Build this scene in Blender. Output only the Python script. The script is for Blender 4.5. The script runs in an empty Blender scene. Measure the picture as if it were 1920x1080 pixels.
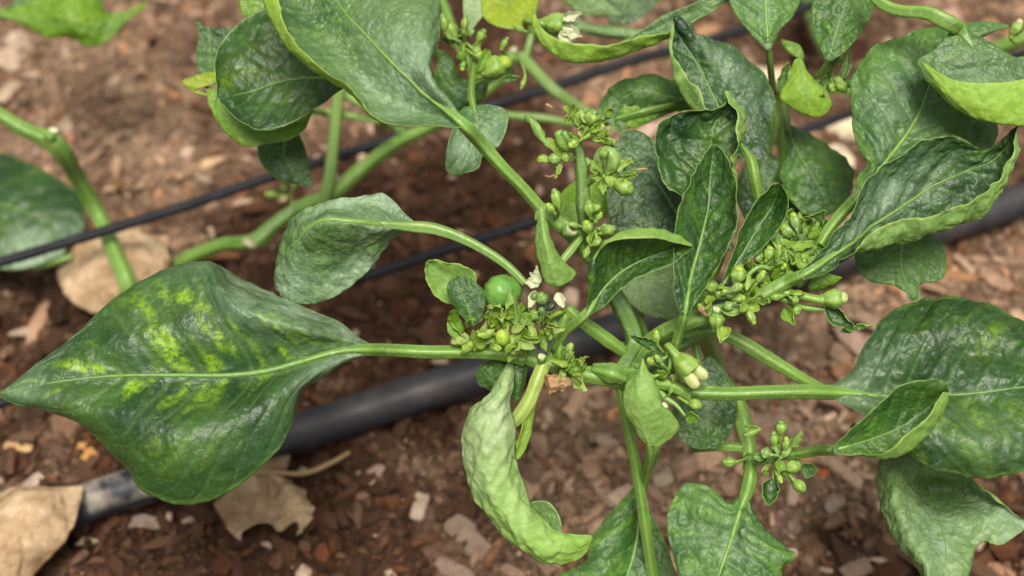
import bpy, math, random
import numpy as np

# ------------------------------------------------------------------ camera, light, exposure
CM = 0.01
CAM = np.array((0.0, -48.2, 57.5))          # centimetres
PITCH = math.radians(50.0)
LENS, SENSOR = 50.0, 36.0
FOCUS = 52.0
scene = bpy.context.scene
col = scene.collection
cd = bpy.data.cameras.new('camera')
cam = bpy.data.objects.new('camera', cd)
col.objects.link(cam)
cam.location = CAM * CM
cam.rotation_euler = (math.pi / 2 - PITCH, 0, 0)
cd.lens = LENS; cd.sensor_width = SENSOR
cd.clip_start = 0.01; cd.clip_end = 500
cd.dof.use_dof = True; cd.dof.focus_distance = FOCUS * CM; cd.dof.aperture_fstop = 6.3
scene.camera = cam

SUN_EL, SUN_AZ = math.radians(73), math.radians(172)    # azimuth from +Y, clockwise
w = bpy.data.worlds.new('World'); scene.world = w; w.use_nodes = True
nt = w.node_tree
bg = nt.nodes['Background']
sky = nt.nodes.new('ShaderNodeTexSky'); sky.sky_type = 'NISHITA'
sky.sun_disc = False; sky.sun_elevation = SUN_EL; sky.sun_rotation = SUN_AZ
sky.dust_density = 3.0; sky.air_density = 1.0; sky.ozone_density = 1.0
hs = nt.nodes.new('ShaderNodeHueSaturation'); hs.inputs['Saturation'].default_value = 0.12
nt.links.new(sky.outputs[0], hs.inputs['Color']); nt.links.new(hs.outputs[0], bg.inputs['Color'])
bg.inputs['Strength'].default_value = 0.075
sl = bpy.data.lights.new('sun', 'SUN'); sl.energy = 3.0; sl.angle = math.radians(26); sl.color = (1, .94, .84)
so = bpy.data.objects.new('sun', sl); col.objects.link(so)
sd = np.array((math.cos(SUN_EL) * math.sin(SUN_AZ), math.cos(SUN_EL) * math.cos(SUN_AZ), math.sin(SUN_EL)))
so.rotation_euler = (math.pi / 2 - SUN_EL, 0, math.pi - SUN_AZ)
so.location = sd * 3
scene.view_settings.view_transform = 'Standard'
scene.view_settings.look = 'None'
scene.view_settings.gamma = 1.0
scene.view_settings.exposure = 0.86
scene.render.engine = 'CYCLES'
scene.cycles.max_bounces = 10; scene.cycles.transmission_bounces = 8; scene.cycles.diffuse_bounces = 4

# ------------------------------------------------------------------ geometry helpers
F = np.array((0, math.cos(PITCH), -math.sin(PITCH)))
R = np.array((1.0, 0, 0)); U = np.array((0, math.sin(PITCH), math.cos(PITCH)))
TAN = SENSOR / 2 / LENS
def at(x, y, d):
    """traced point -> world centimetres; d = cm nearer than the focal distance"""
    x = np.asarray(x, float); y = np.asarray(y, float); d = np.asarray(d, float)
    D = (FOCUS - d)[..., None]
    return CAM + D * (F + ((x - 960) / 960 * TAN)[..., None] * R - ((y - 540) / 960 * TAN)[..., None] * U)
def dep(y, h):
    """offset d of a point seen at image row y that lies h cm above the ground"""
    rz = math.sin(PITCH) + math.cos(PITCH) * TAN * (y - 540) / 960
    return FOCUS - (CAM[2] - h) / rz
def G(x, y, h, *w): return (x, y, dep(y, h)) + tuple(w)
PXCM = 960 / (TAN * FOCUS)      # px per cm at focus

def _hash(ix, iy, iz, seed):
    n = (ix * 374761393 + iy * 668265263 + iz * 2147483647 + seed * 974711) & 0xffffffff
    n = ((n ^ (n >> 13)) * 1274126177) & 0xffffffff
    n = ((n ^ (n >> 16)) * 2246822519) & 0xffffffff
    return ((n ^ (n >> 15)) & 0xffff) / 32767.5 - 1.0
def vnoise(p, seed=0):
    p = np.asarray(p, float); i = np.floor(p).astype(np.int64); f = p - i; f = f * f * (3 - 2 * f)
    r = 0
    for dx in (0, 1):
        for dy in (0, 1):
            for dz in (0, 1):
                wgt = (f[..., 0] if dx else 1 - f[..., 0]) * (f[..., 1] if dy else 1 - f[..., 1]) * (f[..., 2] if dz else 1 - f[..., 2])
                r = r + wgt * _hash(i[..., 0] + dx, i[..., 1] + dy, i[..., 2] + dz, seed)
    return r
def fbm(p, oct=3, seed=0):
    r = 0; a = 1; t = 0
    for k in range(oct):
        r = r + a * vnoise(np.asarray(p) * (2 ** k) + 17.3 * k, seed + k); t += a; a *= .5
    return r / t

def herm(T, P, t):
    """smooth curve through P (k x ... ) at knots T, sampled at t"""
    T = np.asarray(T, float); P = np.asarray(P, float); k = len(T)
    m = np.zeros_like(P)
    if k == 2: m[:] = (P[1] - P[0]) / (T[1] - T[0])
    else:
        h = np.diff(T); s = (P[1:] - P[:-1]) / h.reshape((-1,) + (1,) * (P.ndim - 1))
        for i in range(1, k - 1): m[i] = (s[i - 1] * h[i] + s[i] * h[i - 1]) / (h[i - 1] + h[i])
        m[0] = 1.5 * s[0] - .5 * m[1]; m[-1] = 1.5 * s[-1] - .5 * m[-2]
    t = np.clip(t, T[0], T[-1]); i = np.clip(np.searchsorted(T, t, side='right') - 1, 0, k - 2)
    hh = (T[i + 1] - T[i]); x = (t - T[i]) / hh
    sh = (-1,) + (1,) * (P.ndim - 1); x = x.reshape(sh); hh = hh.reshape(sh)
    return ((2 * x**3 - 3 * x**2 + 1) * P[i] + (x**3 - 2 * x**2 + x) * hh * m[i] + (-2 * x**3 + 3 * x**2) * P[i + 1] + (x**3 - x**2) * hh * m[i + 1])
def resample(P, n, power=.5):
    P = np.asarray(P, float)
    seg = np.linalg.norm(np.diff(P[:, :3] * (1, 1, PXCM), axis=0), axis=1) + 1e-3
    T = np.r_[0, np.cumsum(seg ** power)]
    t = np.linspace(0, T[-1], 400); C = herm(T, P, t)
    s = np.r_[0, np.cumsum(np.linalg.norm(np.diff(C[:, :3] * (1, 1, PXCM), axis=0), axis=1))]
    tt = np.interp(np.linspace(0, s[-1], n), s, t)
    return herm(T, P, tt)

WORLD = {}
def link(name, me, parent=None, loc=(0, 0, 0), kind=None):
    """me's vertices are already relative to loc; loc in world cm"""
    o = bpy.data.objects.new(name, me); col.objects.link(o)
    loc = np.asarray(loc, float)
    if parent is not None:
        o.parent = parent; o.location = (loc - WORLD[parent.name]) * CM
    else: o.location = loc * CM
    WORLD[o.name] = loc
    if kind: o['kind'] = kind
    return o
def thing(name, label, cat, loc, group=None):
    o = link(name, None, None, loc); o['label'] = label; o['category'] = cat
    if group: o['group'] = group
    return o
def tag(o, label, cat, group=None):
    o['label'] = label; o['category'] = cat
    if group: o['group'] = group
    return o
def mkmesh(name, V, faces, mats, midx=None, lc=None, smooth=True):
    """V in cm (N,3); faces: (M,4) or (M,3) array or list of such arrays"""
    me = bpy.data.meshes.new(name)
    if not isinstance(faces, list): faces = [faces]
    loops = np.concatenate([f.ravel() for f in faces]).astype(np.int32)
    tot = np.concatenate([np.full(len(f), f.shape[1]) for f in faces]).astype(np.int32)
    st = np.r_[0, np.cumsum(tot)[:-1]].astype(np.int32)
    me.vertices.add(len(V)); me.vertices.foreach_set('co', (np.asarray(V) * CM).astype(np.float32).ravel())
    me.loops.add(len(loops)); me.loops.foreach_set('vertex_index', loops)
    me.polygons.add(len(tot)); me.polygons.foreach_set('loop_start', st); me.polygons.foreach_set('loop_total', tot)
    for m in mats: me.materials.append(m)
    if midx is not None: me.polygons.foreach_set('material_index', np.asarray(midx, np.int32))
    me.polygons.foreach_set('use_smooth', np.full(len(tot), smooth))
    if lc is not None:
        a = me.color_attributes.new('lc', 'FLOAT_COLOR', 'POINT')
        c = np.ones((len(V), 4), np.float32); c[:, :lc.shape[1]] = lc; a.data.foreach_set('color', c.ravel())
    me.update(calc_edges=True); me.validate()
    return me

# ------------------------------------------------------------------ materials
def N(nt, t, **kw):
    n = nt.nodes.new(t)
    for k, v in kw.items():
        if k.startswith('i_'):
            key = k[2:]; key = int(key) if key.isdigit() else key.replace('_', ' ')
            n.inputs[key].default_value = v
        else: setattr(n, k, v)
    return n
def ramp(nt, src, stops):
    r = nt.nodes.new('ShaderNodeValToRGB'); e = r.color_ramp.elements
    while len(e) < len(stops): e.new(.5)
    for q, (p, c) in zip(e, stops):
        q.position = p; q.color = (c, c, c, 1) if isinstance(c, (int, float)) else tuple(c) + (1,)
    nt.links.new(src, r.inputs[0]); return r.outputs[0]
def mixc(nt, f, a, b, mode='MIX'):
    m = nt.nodes.new('ShaderNodeMix'); m.data_type = 'RGBA'; m.blend_type = mode
    for s, v in ((m.inputs[0], f), (m.inputs[6], a), (m.inputs[7], b)):
        if isinstance(v, bpy.types.NodeSocket): nt.links.new(v, s)
        elif isinstance(v, (int, float)): s.default_value = v
        else: s.default_value = tuple(v) + (1,)
    return m.outputs[2]
def mth(nt, op, a, b=None, clamp=False):
    m = nt.nodes.new('ShaderNodeMath'); m.operation = op; m.use_clamp = clamp
    for s, v in ((m.inputs[0], a), (m.inputs[1], b)):
        if v is None: continue
        if isinstance(v, bpy.types.NodeSocket): nt.links.new(v, s)
        else: s.default_value = v
    return m.outputs[0]
def noise(nt, vec, scale, detail=3, rough=.55, dist=0):
    n = N(nt, 'ShaderNodeTexNoise', i_Scale=scale, i_Detail=detail, i_Roughness=rough, i_Distortion=dist)
    nt.links.new(vec, n.inputs['Vector']); return n.outputs['Fac']
def coords(nt):
    tc = nt.nodes.new('ShaderNodeTexCoord'); oi = nt.nodes.new('ShaderNodeObjectInfo')
    va = nt.nodes.new('ShaderNodeVectorMath'); va.operation = 'ADD'
    nt.links.new(tc.outputs['Object'], va.inputs[0]); nt.links.new(oi.outputs['Random'], va.inputs[1])
    return va.outputs[0], oi.outputs['Random']

_mats = {}
#            base dark, base light, mottle colour, mottle amount, wax, translucency
TOPS = {
 'dark':   ((.009, .042, .007), (.034, .105, .018), (.11, .26, .010), .60, .14, .26),
 'deep':   ((.007, .034, .010), (.029, .086, .028), (.08, .20, .012), .45, .18, .18),
 'mosaic': ((.010, .044, .010), (.029, .090, .024), (.26, .44, .008), 1.0, .16, .28),
 'mid':    ((.028, .098, .020), (.078, .185, .045), (.18, .34, .028), .60, .35, .28),
 'pale':   ((.120, .215, .095), (.190, .310, .150), (.24, .37, .080), .35, .60, .28),
 'silver': ((.130, .230, .110), (.290, .400, .250), (.16, .26, .090), .60, .80, .22),
 'waxy':   ((.032, .095, .030), (.100, .195, .080), (.17, .29, .040), .70, .80, .26),
 'lime':   ((.120, .250, .020), (.190, .350, .028), (.30, .42, .030), .50, .15, .38),
 'yellow': ((.22, .34, .015), (.34, .43, .02), (.44, .48, .02), .5, .05, .42),
 'tiny':   ((.210, .340, .035), (.320, .460, .080), (.48, .50, .060), .45, .15, .32),
}
UNDER = {
 'dark': ((.14, .26, .045), (.20, .35, .06)), 'deep': ((.11, .21, .05), (.17, .29, .07)), 'mosaic': ((.15, .28, .05), (.24, .40, .06)),
 'mid': ((.17, .30, .06), (.25, .41, .09)), 'pale': ((.19, .35, .05), (.28, .47, .08)), 'silver': ((.22, .36, .13), (.31, .47, .17)), 'waxy': ((.20, .36, .03), (.31, .48, .05)), 'lime': ((.22, .38, .03), (.32, .50, .05)),
 'yellow': ((.34, .40, .03), (.46, .50, .05)), 'tiny': ((.28, .40, .07), (.44, .54, .15)),
}
def leaf_mat(kind, side):
    key = ('leaf', kind, side)
    if key in _mats: return _mats[key]
    m = bpy.data.materials.new(f'leaf_{kind}_{side}'); m.use_nodes = True; nt = m.node_tree; L = nt.links
    bs = nt.nodes['Principled BSDF']; out = nt.nodes['Material Output']
    vec, rnd = coords(nt)
    at_ = N(nt, 'ShaderNodeAttribute', attribute_name='lc'); sep = nt.nodes.new('ShaderNodeSeparateColor')
    L.new(at_.outputs['Color'], sep.inputs[0]); vein, inter, edge = sep.outputs
    a, b, y, amt, wax, tr = TOPS[kind]
    n1 = noise(nt, vec, 45, 3); n2 = noise(nt, vec, 160, 4, .6); n3 = noise(nt, vec, 620, 3, .6)
    if side == 'top':
        a, b = [tuple(np.array(q) * (1.02, .96, .72)) for q in (a, b)]
        c = mixc(nt, ramp(nt, n1, [(.35, 0.), (.65, 1.)]), a, b)
        c = mixc(nt, ramp(nt, noise(nt, vec, 34, 2), [(.45, 0.), (.7, .5)]), c, mixc(nt, .5, c, (.12, .22, .015)))
        mo = mth(nt, 'MULTIPLY', ramp(nt, noise(nt, vec, 120, 5, .7, .6), [(.36, .12), (.56, 1.)]), ramp(nt, noise(nt, vec, 330, 4, .7), [(.40, .22), (.54, 1.)]))
        mo = mth(nt, 'MULTIPLY', mo, inter); mo = mth(nt, 'MULTIPLY', mo, amt, True)
        c = mixc(nt, mo, c, y)
        c = mixc(nt, mth(nt, 'MULTIPLY', vein, .5 if kind in ('waxy', 'silver', 'mid', 'pale') else .3), c, (.17, .29, .07))
        c = mixc(nt, mth(nt, 'MULTIPLY', edge, .5), c, (.20, .33, .07))
        c = mixc(nt, ramp(nt, n3, [(.60, 0.), (.76, .40)]), c, (.22, .31, .19))
        wx = mth(nt, 'MULTIPLY', ramp(nt, noise(nt, vec, 30, 2), [(.35, 0.), (.7, 1.)]), wax)
        c = mixc(nt, wx, c, mixc(nt, .5, c, (.13, .20, .11)))
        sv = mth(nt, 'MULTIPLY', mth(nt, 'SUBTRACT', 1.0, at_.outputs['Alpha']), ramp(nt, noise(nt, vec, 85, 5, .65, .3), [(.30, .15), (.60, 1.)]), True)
        c = mixc(nt, sv, c, mixc(nt, n2, (.16, .27, .14), (.46, .56, .42)))  # whitish bloom, with sky sheen painted into the leaf colour
        tcol = mixc(nt, .45, mixc(nt, 1.0, c, (2.6, 2.6, 1.6), 'MULTIPLY'), (.26, .48, .03))
        rough = ramp(nt, n2, [(.3, .33), (.7, .52)])
    else:
        a2, b2 = UNDER[kind]
        c = mixc(nt, n1, a2, b2)
        c = mixc(nt, mth(nt, 'MULTIPLY', vein, .5), c, (.34, .47, .20))
        c = mixc(nt, ramp(nt, n2, [(.35, .0), (.75, .5)]), c, (.28, .44, .10))
        c = mixc(nt, mth(nt, 'MULTIPLY', edge, .5), c, (.36, .46, .12))
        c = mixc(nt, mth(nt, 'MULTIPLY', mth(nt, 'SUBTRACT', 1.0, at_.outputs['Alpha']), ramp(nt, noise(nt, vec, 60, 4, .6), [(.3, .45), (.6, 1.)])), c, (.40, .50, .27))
        tcol = mixc(nt, .5, c, (.30, .55, .03)); rough = ramp(nt, n2, [(.3, .45), (.7, .6)])
    vo = N(nt, 'ShaderNodeTexVoronoi', feature='SMOOTH_F1', i_Scale=400., i_Smoothness=.4)
    nv = nt.nodes.new('ShaderNodeVectorMath'); nv.operation = 'SCALE'
    nn = N(nt, 'ShaderNodeTexNoise', i_Scale=250.); L.new(vec, nn.inputs['Vector']); L.new(nn.outputs['Color'], nv.inputs[0]); nv.inputs['Scale'].default_value = .004
    va = nt.nodes.new('ShaderNodeVectorMath'); va.operation = 'ADD'; L.new(vec, va.inputs[0]); L.new(nv.outputs[0], va.inputs[1])
    L.new(va.outputs[0], vo.inputs['Vector'])
    c = mixc(nt, ramp(nt, vo.outputs['Distance'], [(.35, 0.), (.85, .45)]), c, mixc(nt, 1.0, c, (.45, .55, .45), 'MULTIPLY'))
    L.new(c, bs.inputs['Base Color']); L.new(rough, bs.inputs['Roughness'])
    bs.inputs['Specular IOR Level'].default_value = .45 if side == 'top' else .3
    vr = ramp(nt, vo.outputs['Distance'], [(.0, 1.), (.75, 0.)])
    hgt = mth(nt, 'ADD', mth(nt, 'MULTIPLY', vr, .55 if side == 'top' else -.4), mth(nt, 'ADD', mth(nt, 'MULTIPLY', n2, 1.1), mth(nt, 'MULTIPLY', n3, .55)))
    bp = N(nt, 'ShaderNodeBump', i_Strength=(.45 if kind == 'mosaic' else .8) if side == 'top' else .6, i_Distance=.0009); L.new(hgt, bp.inputs['Height']); L.new(bp.outputs[0], bs.inputs['Normal'])
    t = nt.nodes.new('ShaderNodeBsdfTranslucent'); L.new(tcol, t.inputs['Color']); L.new(bp.outputs[0], t.inputs['Normal'])
    mx = nt.nodes.new('ShaderNodeMixShader'); mx.inputs[0].default_value = tr
    L.new(bs.outputs[0], mx.inputs[1]); L.new(t.outputs[0], mx.inputs[2]); L.new(mx.outputs[0], out.inputs['Surface'])
    _mats[key] = m; return m
def stem_mat(kind='green'):
    key = ('stem', kind)
    if key in _mats: return _mats[key]
    A = {'green': ((.045, .115, .016), (.175, .31, .055), .08), 'pale': ((.095, .19, .035), (.25, .38, .11), .1), 'dark': ((.045, .105, .022), (.13, .23, .055), .06),
         'bud': ((.10, .21, .025), (.27, .40, .075), .12), 'rib': ((.05, .13, .02), (.15, .27, .05), .06), 'yellow': ((.24, .34, .05), (.38, .46, .13), .12), 'brown': ((.20, .12, .05), (.34, .23, .11), 0), 'cream': ((.48, .52, .26), (.64, .64, .40), .2),
         'fruit': ((.065, .20, .025), (.15, .32, .055), .1), 'rust': ((.20, .10, .04), (.36, .22, .10), 0), 'lemon': ((.36, .43, .13), (.52, .55, .25), .2), 'black': ((.012, .018, .010), (.04, .06, .025), 0),
         'tancut': ((.30, .27, .14), (.42, .40, .24), 0), 'petal': ((.42, .46, .24), (.58, .60, .40), .25), 'limebud': ((.25, .38, .03), (.38, .50, .06), .2)}[kind]
    m = bpy.data.materials.new('stem_' + kind); m.use_nodes = True; nt = m.node_tree; L = nt.links
    bs = nt.nodes['Principled BSDF']; out = nt.nodes['Material Output']; vec, rnd = coords(nt)
    at_ = N(nt, 'ShaderNodeAttribute', attribute_name='lc'); sep = nt.nodes.new('ShaderNodeSeparateColor'); L.new(at_.outputs['Color'], sep.inputs[0])
    f = mth(nt, 'ADD', mth(nt, 'MULTIPLY', noise(nt, vec, 120, 4), .55), mth(nt, 'MULTIPLY', sep.outputs[0], .6), True)
    c = mixc(nt, f, A[0], A[1])
    if kind in ('green', 'pale', 'dark', 'yellow'):
        c = mixc(nt, ramp(nt, noise(nt, vec, 420, 2), [(.60, 0.), (.72, .5)]), c, (.33, .40, .24))
        c = mixc(nt, ramp(nt, noise(nt, vec, 70, 5, .7), [(.56, 0.), (.68, .5)]), c, mixc(nt, .5, A[0], (.20, .16, .07)))
        c = mixc(nt, ramp(nt, noise(nt, vec, 30, 2), [(.35, 0.), (.65, .45)]), c, mixc(nt, .5, A[1], (.22, .36, .06)))
    L.new(c, bs.inputs['Base Color']); bs.inputs['Roughness'].default_value = {'fruit': .42, 'brown': .8, 'rust': .8}.get(kind, .42)
    bp = N(nt, 'ShaderNodeBump', i_Strength=.6, i_Distance=.0008); L.new(noise(nt, vec, 380, 4), bp.inputs['Height'])
    if kind != 'fruit': L.new(bp.outputs[0], bs.inputs['Normal'])
    if A[2]:
        t = nt.nodes.new('ShaderNodeBsdfTranslucent'); L.new(mixc(nt, .4, c, (.3, .5, .05) if kind not in ('petal', 'cream') else (.8, .8, .6)), t.inputs['Color'])
        mx = nt.nodes.new('ShaderNodeMixShader'); mx.inputs[0].default_value = A[2]
        L.new(bs.outputs[0], mx.inputs[1]); L.new(t.outputs[0], mx.inputs[2]); L.new(mx.outputs[0], out.inputs['Surface'])
    _mats[key] = m; return m
def plain_mat(name, a, b, scale, rough, bump=.3, bdist=.001, attr=False, spec=.4, detail=5, stretch=None):
    if name in _mats: return _mats[name]
    m = bpy.data.materials.new(name); m.use_nodes = True; nt = m.node_tree; L = nt.links; bs = nt.nodes['Principled BSDF']
    vec, rnd = coords(nt)
    if stretch:
        mp = nt.nodes.new('ShaderNodeMapping'); mp.inputs['Scale'].default_value = stretch; L.new(vec, mp.inputs[0]); vec = mp.outputs[0]
    n = noise(nt, vec, scale, detail, .65)
    c = mixc(nt, ramp(nt, n, [(.3, 0.), (.7, 1.)]), a, b)
    if attr:
        at_ = N(nt, 'ShaderNodeAttribute', attribute_name='lc'); c = mixc(nt, 1.0, c, at_.outputs['Color'], 'MULTIPLY')
    L.new(c, bs.inputs['Base Color']); bs.inputs['Roughness'].default_value = rough; bs.inputs['Specular IOR Level'].default_value = spec
    if bump:
        bp = N(nt, 'ShaderNodeBump', i_Strength=bump, i_Distance=bdist); L.new(noise(nt, vec, scale * 3, 4), bp.inputs['Height']); L.new(bp.outputs[0], bs.inputs['Normal'])
    _mats[name] = m; return m

# ------------------------------------------------------------------ builders
def tube(name, parent, pts, mat='green', seg=20, ridge=.08, step=8, kind=None, label=None, rel=None, bumps=0, seed=0, cap=None):
    """pts (x, y, d, width in px) or width in the traced image"""
    P = resample([p[:4] for p in pts], max(5, int(np.sum(np.linalg.norm(np.diff(np.array([p[:2] for p in pts], float), axis=0), axis=1)) / step) + 4))
    C = at(P[:, 0], P[:, 1], P[:, 2]); r = P[:, 3] / 2 * (FOCUS - P[:, 2]) * TAN / 960
    bumps = bumps or (.05 if isinstance(mat, str) else 0)
    if bumps: r = r * (1 + bumps * vnoise(np.c_[np.arange(len(r)) * .35, np.zeros(len(r)), np.zeros(len(r))], seed))
    n = len(C); T = np.gradient(C, axis=0); T /= np.linalg.norm(T, axis=1)[:, None] + 1e-9
    nrm = np.cross(T[0], R if abs(T[0] @ R) < .9 else U); nrm /= np.linalg.norm(nrm)
    fr = []
    for i in range(n):
        nrm = nrm - (nrm @ T[i]) * T[i]; nrm /= np.linalg.norm(nrm) + 1e-9; fr.append((nrm.copy(), np.cross(T[i], nrm)))
    th = np.arange(seg) / seg * 2 * math.pi
    rg = 1 + ridge * np.cos(5 * th)
    A = np.array([f[0] for f in fr]); B = np.array([f[1] for f in fr])
    V = C[:, None] + (r[:, None] * rg[None])[..., None] * (np.cos(th)[None, :, None] * A[:, None] + np.sin(th)[None, :, None] * B[:, None])
    lc = np.repeat(np.clip(np.cos(5 * th) * .5 + .5, 0, 1)[None], n, 0).ravel()
    V = V.reshape(-1, 3); V = np.vstack([V, C[0] - T[0] * r[0] * .35, C[-1] + T[-1] * r[-1] * .35])
    i = np.arange(n - 1)[:, None]; j = np.arange(seg)[None]; k = (j + 1) % seg
    q = np.stack([i * seg + j, i * seg + k, (i + 1) * seg + k, (i + 1) * seg + j], -1).reshape(-1, 4)
    j = np.arange(seg); k = (j + 1) % seg
    t1 = np.stack([np.full(seg, n * seg), k, j], -1); t2 = np.stack([np.full(seg, n * seg + 1), (n - 1) * seg + j, (n - 1) * seg + k], -1)
    lc = np.r_[lc, .5, .5][:, None].repeat(3, 1)
    o0 = C[0]
    me = mkmesh(name, V - o0, [q, t1, t2], [stem_mat(mat) if isinstance(mat, str) else mat], lc=lc)
    o = link(name, me, parent, o0, kind)
    if label: o['label'] = label
    return o

_seed = [0]
def surface(G3, m, nu, nv, up=None, pucker=1., ruffle=0., veins=7, seed=0, pk_f=1.0, thick=.024):
    """G3: (K cols, nu, 3) world-cm column curves -> displaced grid, attributes"""
    K = len(G3)
    cum = np.r_[0, np.cumsum([np.mean(np.linalg.norm(G3[k + 1] - G3[k], axis=1)) for k in range(K - 1)])]
    T = cum
    t = np.linspace(0, T[-1], nv); S = herm(T, G3, t)          # nv, nu, 3
    v = np.where(t < T[m], (t - T[m]) / max(T[m] - T[0], 1e-6) if m > 0 else 0, (t - T[m]) / max(T[-1] - T[m], 1e-6) if m < K - 1 else 0)
    S = S.transpose(1, 0, 2)                                   # nu, nv, 3
    return S, v, t, T[m]
def finish(name, parent, S, v, face, kind, pucker, ruffle, veins, seed, thick=.024, label=None, mid_r=.07, veinw=.062, bulge=1., silver=(), mot=None):
    nu, nv = S.shape[:2]
    du = np.gradient(S, axis=0); dv = np.gradient(S, axis=1)
    n = np.cross(du, dv); ln = np.linalg.norm(n, axis=2); eps = np.percentile(ln, 20) * .02 + 1e-12
    n /= (ln + eps)[..., None]
    for _ in range(2):
        n[1:-1, 1:-1] = (n[1:-1, 1:-1] * 2 + n[:-2, 1:-1] + n[2:, 1:-1] + n[1:-1, :-2] + n[1:-1, 2:])
        n /= np.linalg.norm(n, axis=2)[..., None] + 1e-9
    jm = int(np.argmin(np.abs(v)))
    view = CAM - S[nu // 3:2 * nu // 3, max(0, jm - 2):jm + 3].mean((0, 1))
    s = np.sign((n[nu // 3:2 * nu // 3, max(0, jm - 2):jm + 3].mean((0, 1)) @ view)) or 1
    n *= s * face
    L = np.sum(np.linalg.norm(np.diff(S[:, jm], axis=0), axis=1)); W = np.max(np.sum(np.linalg.norm(np.diff(S, axis=1), axis=2), axis=1))
    sc = min(1.0, L / 8) ** .5
    u = np.linspace(0, 1, nu)[:, None] * np.ones((1, nv)); vv = np.ones((nu, 1)) * v[None]; wv = np.abs(vv)
    halfw = np.sum(np.linalg.norm(np.diff(S, axis=1), axis=2), axis=1)[:, None] / 2
    rr = random.Random(seed)
    dmin = np.full((nu, nv), 9.0); vein = np.zeros((nu, nv))
    for sd in (-1, 1):
        mk = (np.sign(vv) == sd) | (vv == 0)
        for i in range(veins):
            u0 = .03 + .76 * ((i + rr.uniform(-.3, .3) + .3) / veins) ** 1.15; sl = rr.uniform(.22, .36)
            dd = np.abs(u - (u0 + sl * wv ** 1.25 + .012 * np.sin(wv * 9 + i))) * L * .8
            dd = np.where(mk, dd, 9)
            vein = np.maximum(vein, np.exp(-(dd / (veinw * sc * (1.15 - .6 * wv))) ** 2) * (1 - .45 * wv)); dmin = np.minimum(dmin, dd)
    dm = wv * halfw
    vein = np.maximum(vein, np.exp(-(dm / (mid_r * sc * (1.3 - .9 * u))) ** 2)); dmin = np.minimum(dmin, dm)
    inter = np.clip(dmin / (.35 * sc), 0, 1); inter = inter * inter * (3 - 2 * inter)
    base_fade = np.clip(u / .12, 0, 1) * (1 - .6 * np.clip((u - .9) / .1, 0, 1))
    blis = 1 - np.abs(fbm(S * 1.5 + seed * 1.7, 2, seed + 21)) * 2.2
    disp = .016 * sc * inter * bulge - .016 * sc * vein + .055 * sc * (.6 + .4 * inter) * blis
    disp += (.10 * fbm(S * .7 + seed, 2, seed) + .038 * fbm(S * 2.8, 2, seed + 5)) * sc * (.8 + .2 * inter)
    disp += .012 * fbm(S * 7.0, 1, seed + 11) * sc
    disp *= pucker * base_fade
    side = np.sign(vv)
    disp += ruffle * (wv ** 3) * fbm(np.stack([u * 7, side * 3.3, np.zeros_like(u)], -1), 2, seed + 3) * base_fade
    S2 = S + n * disp[..., None]
    edge = np.clip((wv - .955) / .045, 0, 1); edge = np.maximum(edge, np.clip((u - .985) / .015, 0, 1))
    thk = thick * (.6 + .4 * (1 - wv)) * np.clip(np.minimum(u, 1 - u) / .02, .15, 1)
    top = S2 + n * thk[..., None] / 2; bot = S2 - n * thk[..., None] / 2
    V = np.concatenate([top.reshape(-1, 3), bot.reshape(-1, 3)])
    pale_sheen = np.zeros((nu, nv))
    for (a0, b0, ra, rb, am) in silver: pale_sheen = np.maximum(pale_sheen, am * np.exp(-((u - a0) / ra) ** 2 - ((vv - b0) / rb) ** 2))  # placed pale patches: waxy bloom and painted sheen highlights
    wl = vv * halfw; sl_ = (u - .26 * wv ** 1.25) * L
    mf = fbm(np.stack([sl_ * 1.2, wl * .55, side * 3.1 + seed], -1), 2, seed + 31) + .55 * fbm(np.stack([sl_ * 3.6, wl * 1.7, side * 5.7 + seed], -1), 2, seed + 41)
    mf = np.clip((mf + .30) / .62, 0, 1); mf = mf * mf * (3 - 2 * mf); inter = inter * mf
    if mot is not None:
        mk = np.zeros((nu, nv))
        for (a0, b0, ra, rb, am) in mot: mk = np.maximum(mk, am * np.exp(-((u - a0) / ra) ** 2 - ((vv - b0) / rb) ** 2))
        inter = inter * np.clip(mk, 0, 1)
    lc = np.stack([vein.ravel(), inter.ravel(), edge.ravel(), 1 - pale_sheen.ravel()], -1); lc = np.vstack([lc, lc])
    i = np.arange(nu - 1)[:, None]; j = np.arange(nv - 1)[None]; a = i * nv + j
    q = np.stack([a, a + nv, a + nv + 1, a + 1], -1).reshape(-1, 4)
    Nn = nu * nv
    qt, qb = (q, q[:, ::-1] + Nn) if s * face > 0 else (q[:, ::-1], q + Nn)
    per = np.r_[np.arange(nv), np.arange(1, nu) * nv + nv - 1, (nu - 1) * nv + np.arange(nv - 2, -1, -1), np.arange(nu - 2, 0, -1) * nv]
    pn = np.roll(per, -1); rim = np.stack([per, pn, pn + Nn, per + Nn], -1)
    if s * face < 0: rim = rim[:, ::-1]
    o0 = S2[0, jm]
    mi = np.r_[np.zeros(len(qt)), np.ones(len(qb) + len(rim))]
    me = mkmesh(name, V - o0, [qt, qb, rim], [leaf_mat(kind, 'top'), leaf_mat(kind, 'under')] if isinstance(kind, str) else [kind, kind], mi, lc)
    o = link(name, me, parent, o0)
    if label: o['label'] = label
    return o, S2, n, jm
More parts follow.
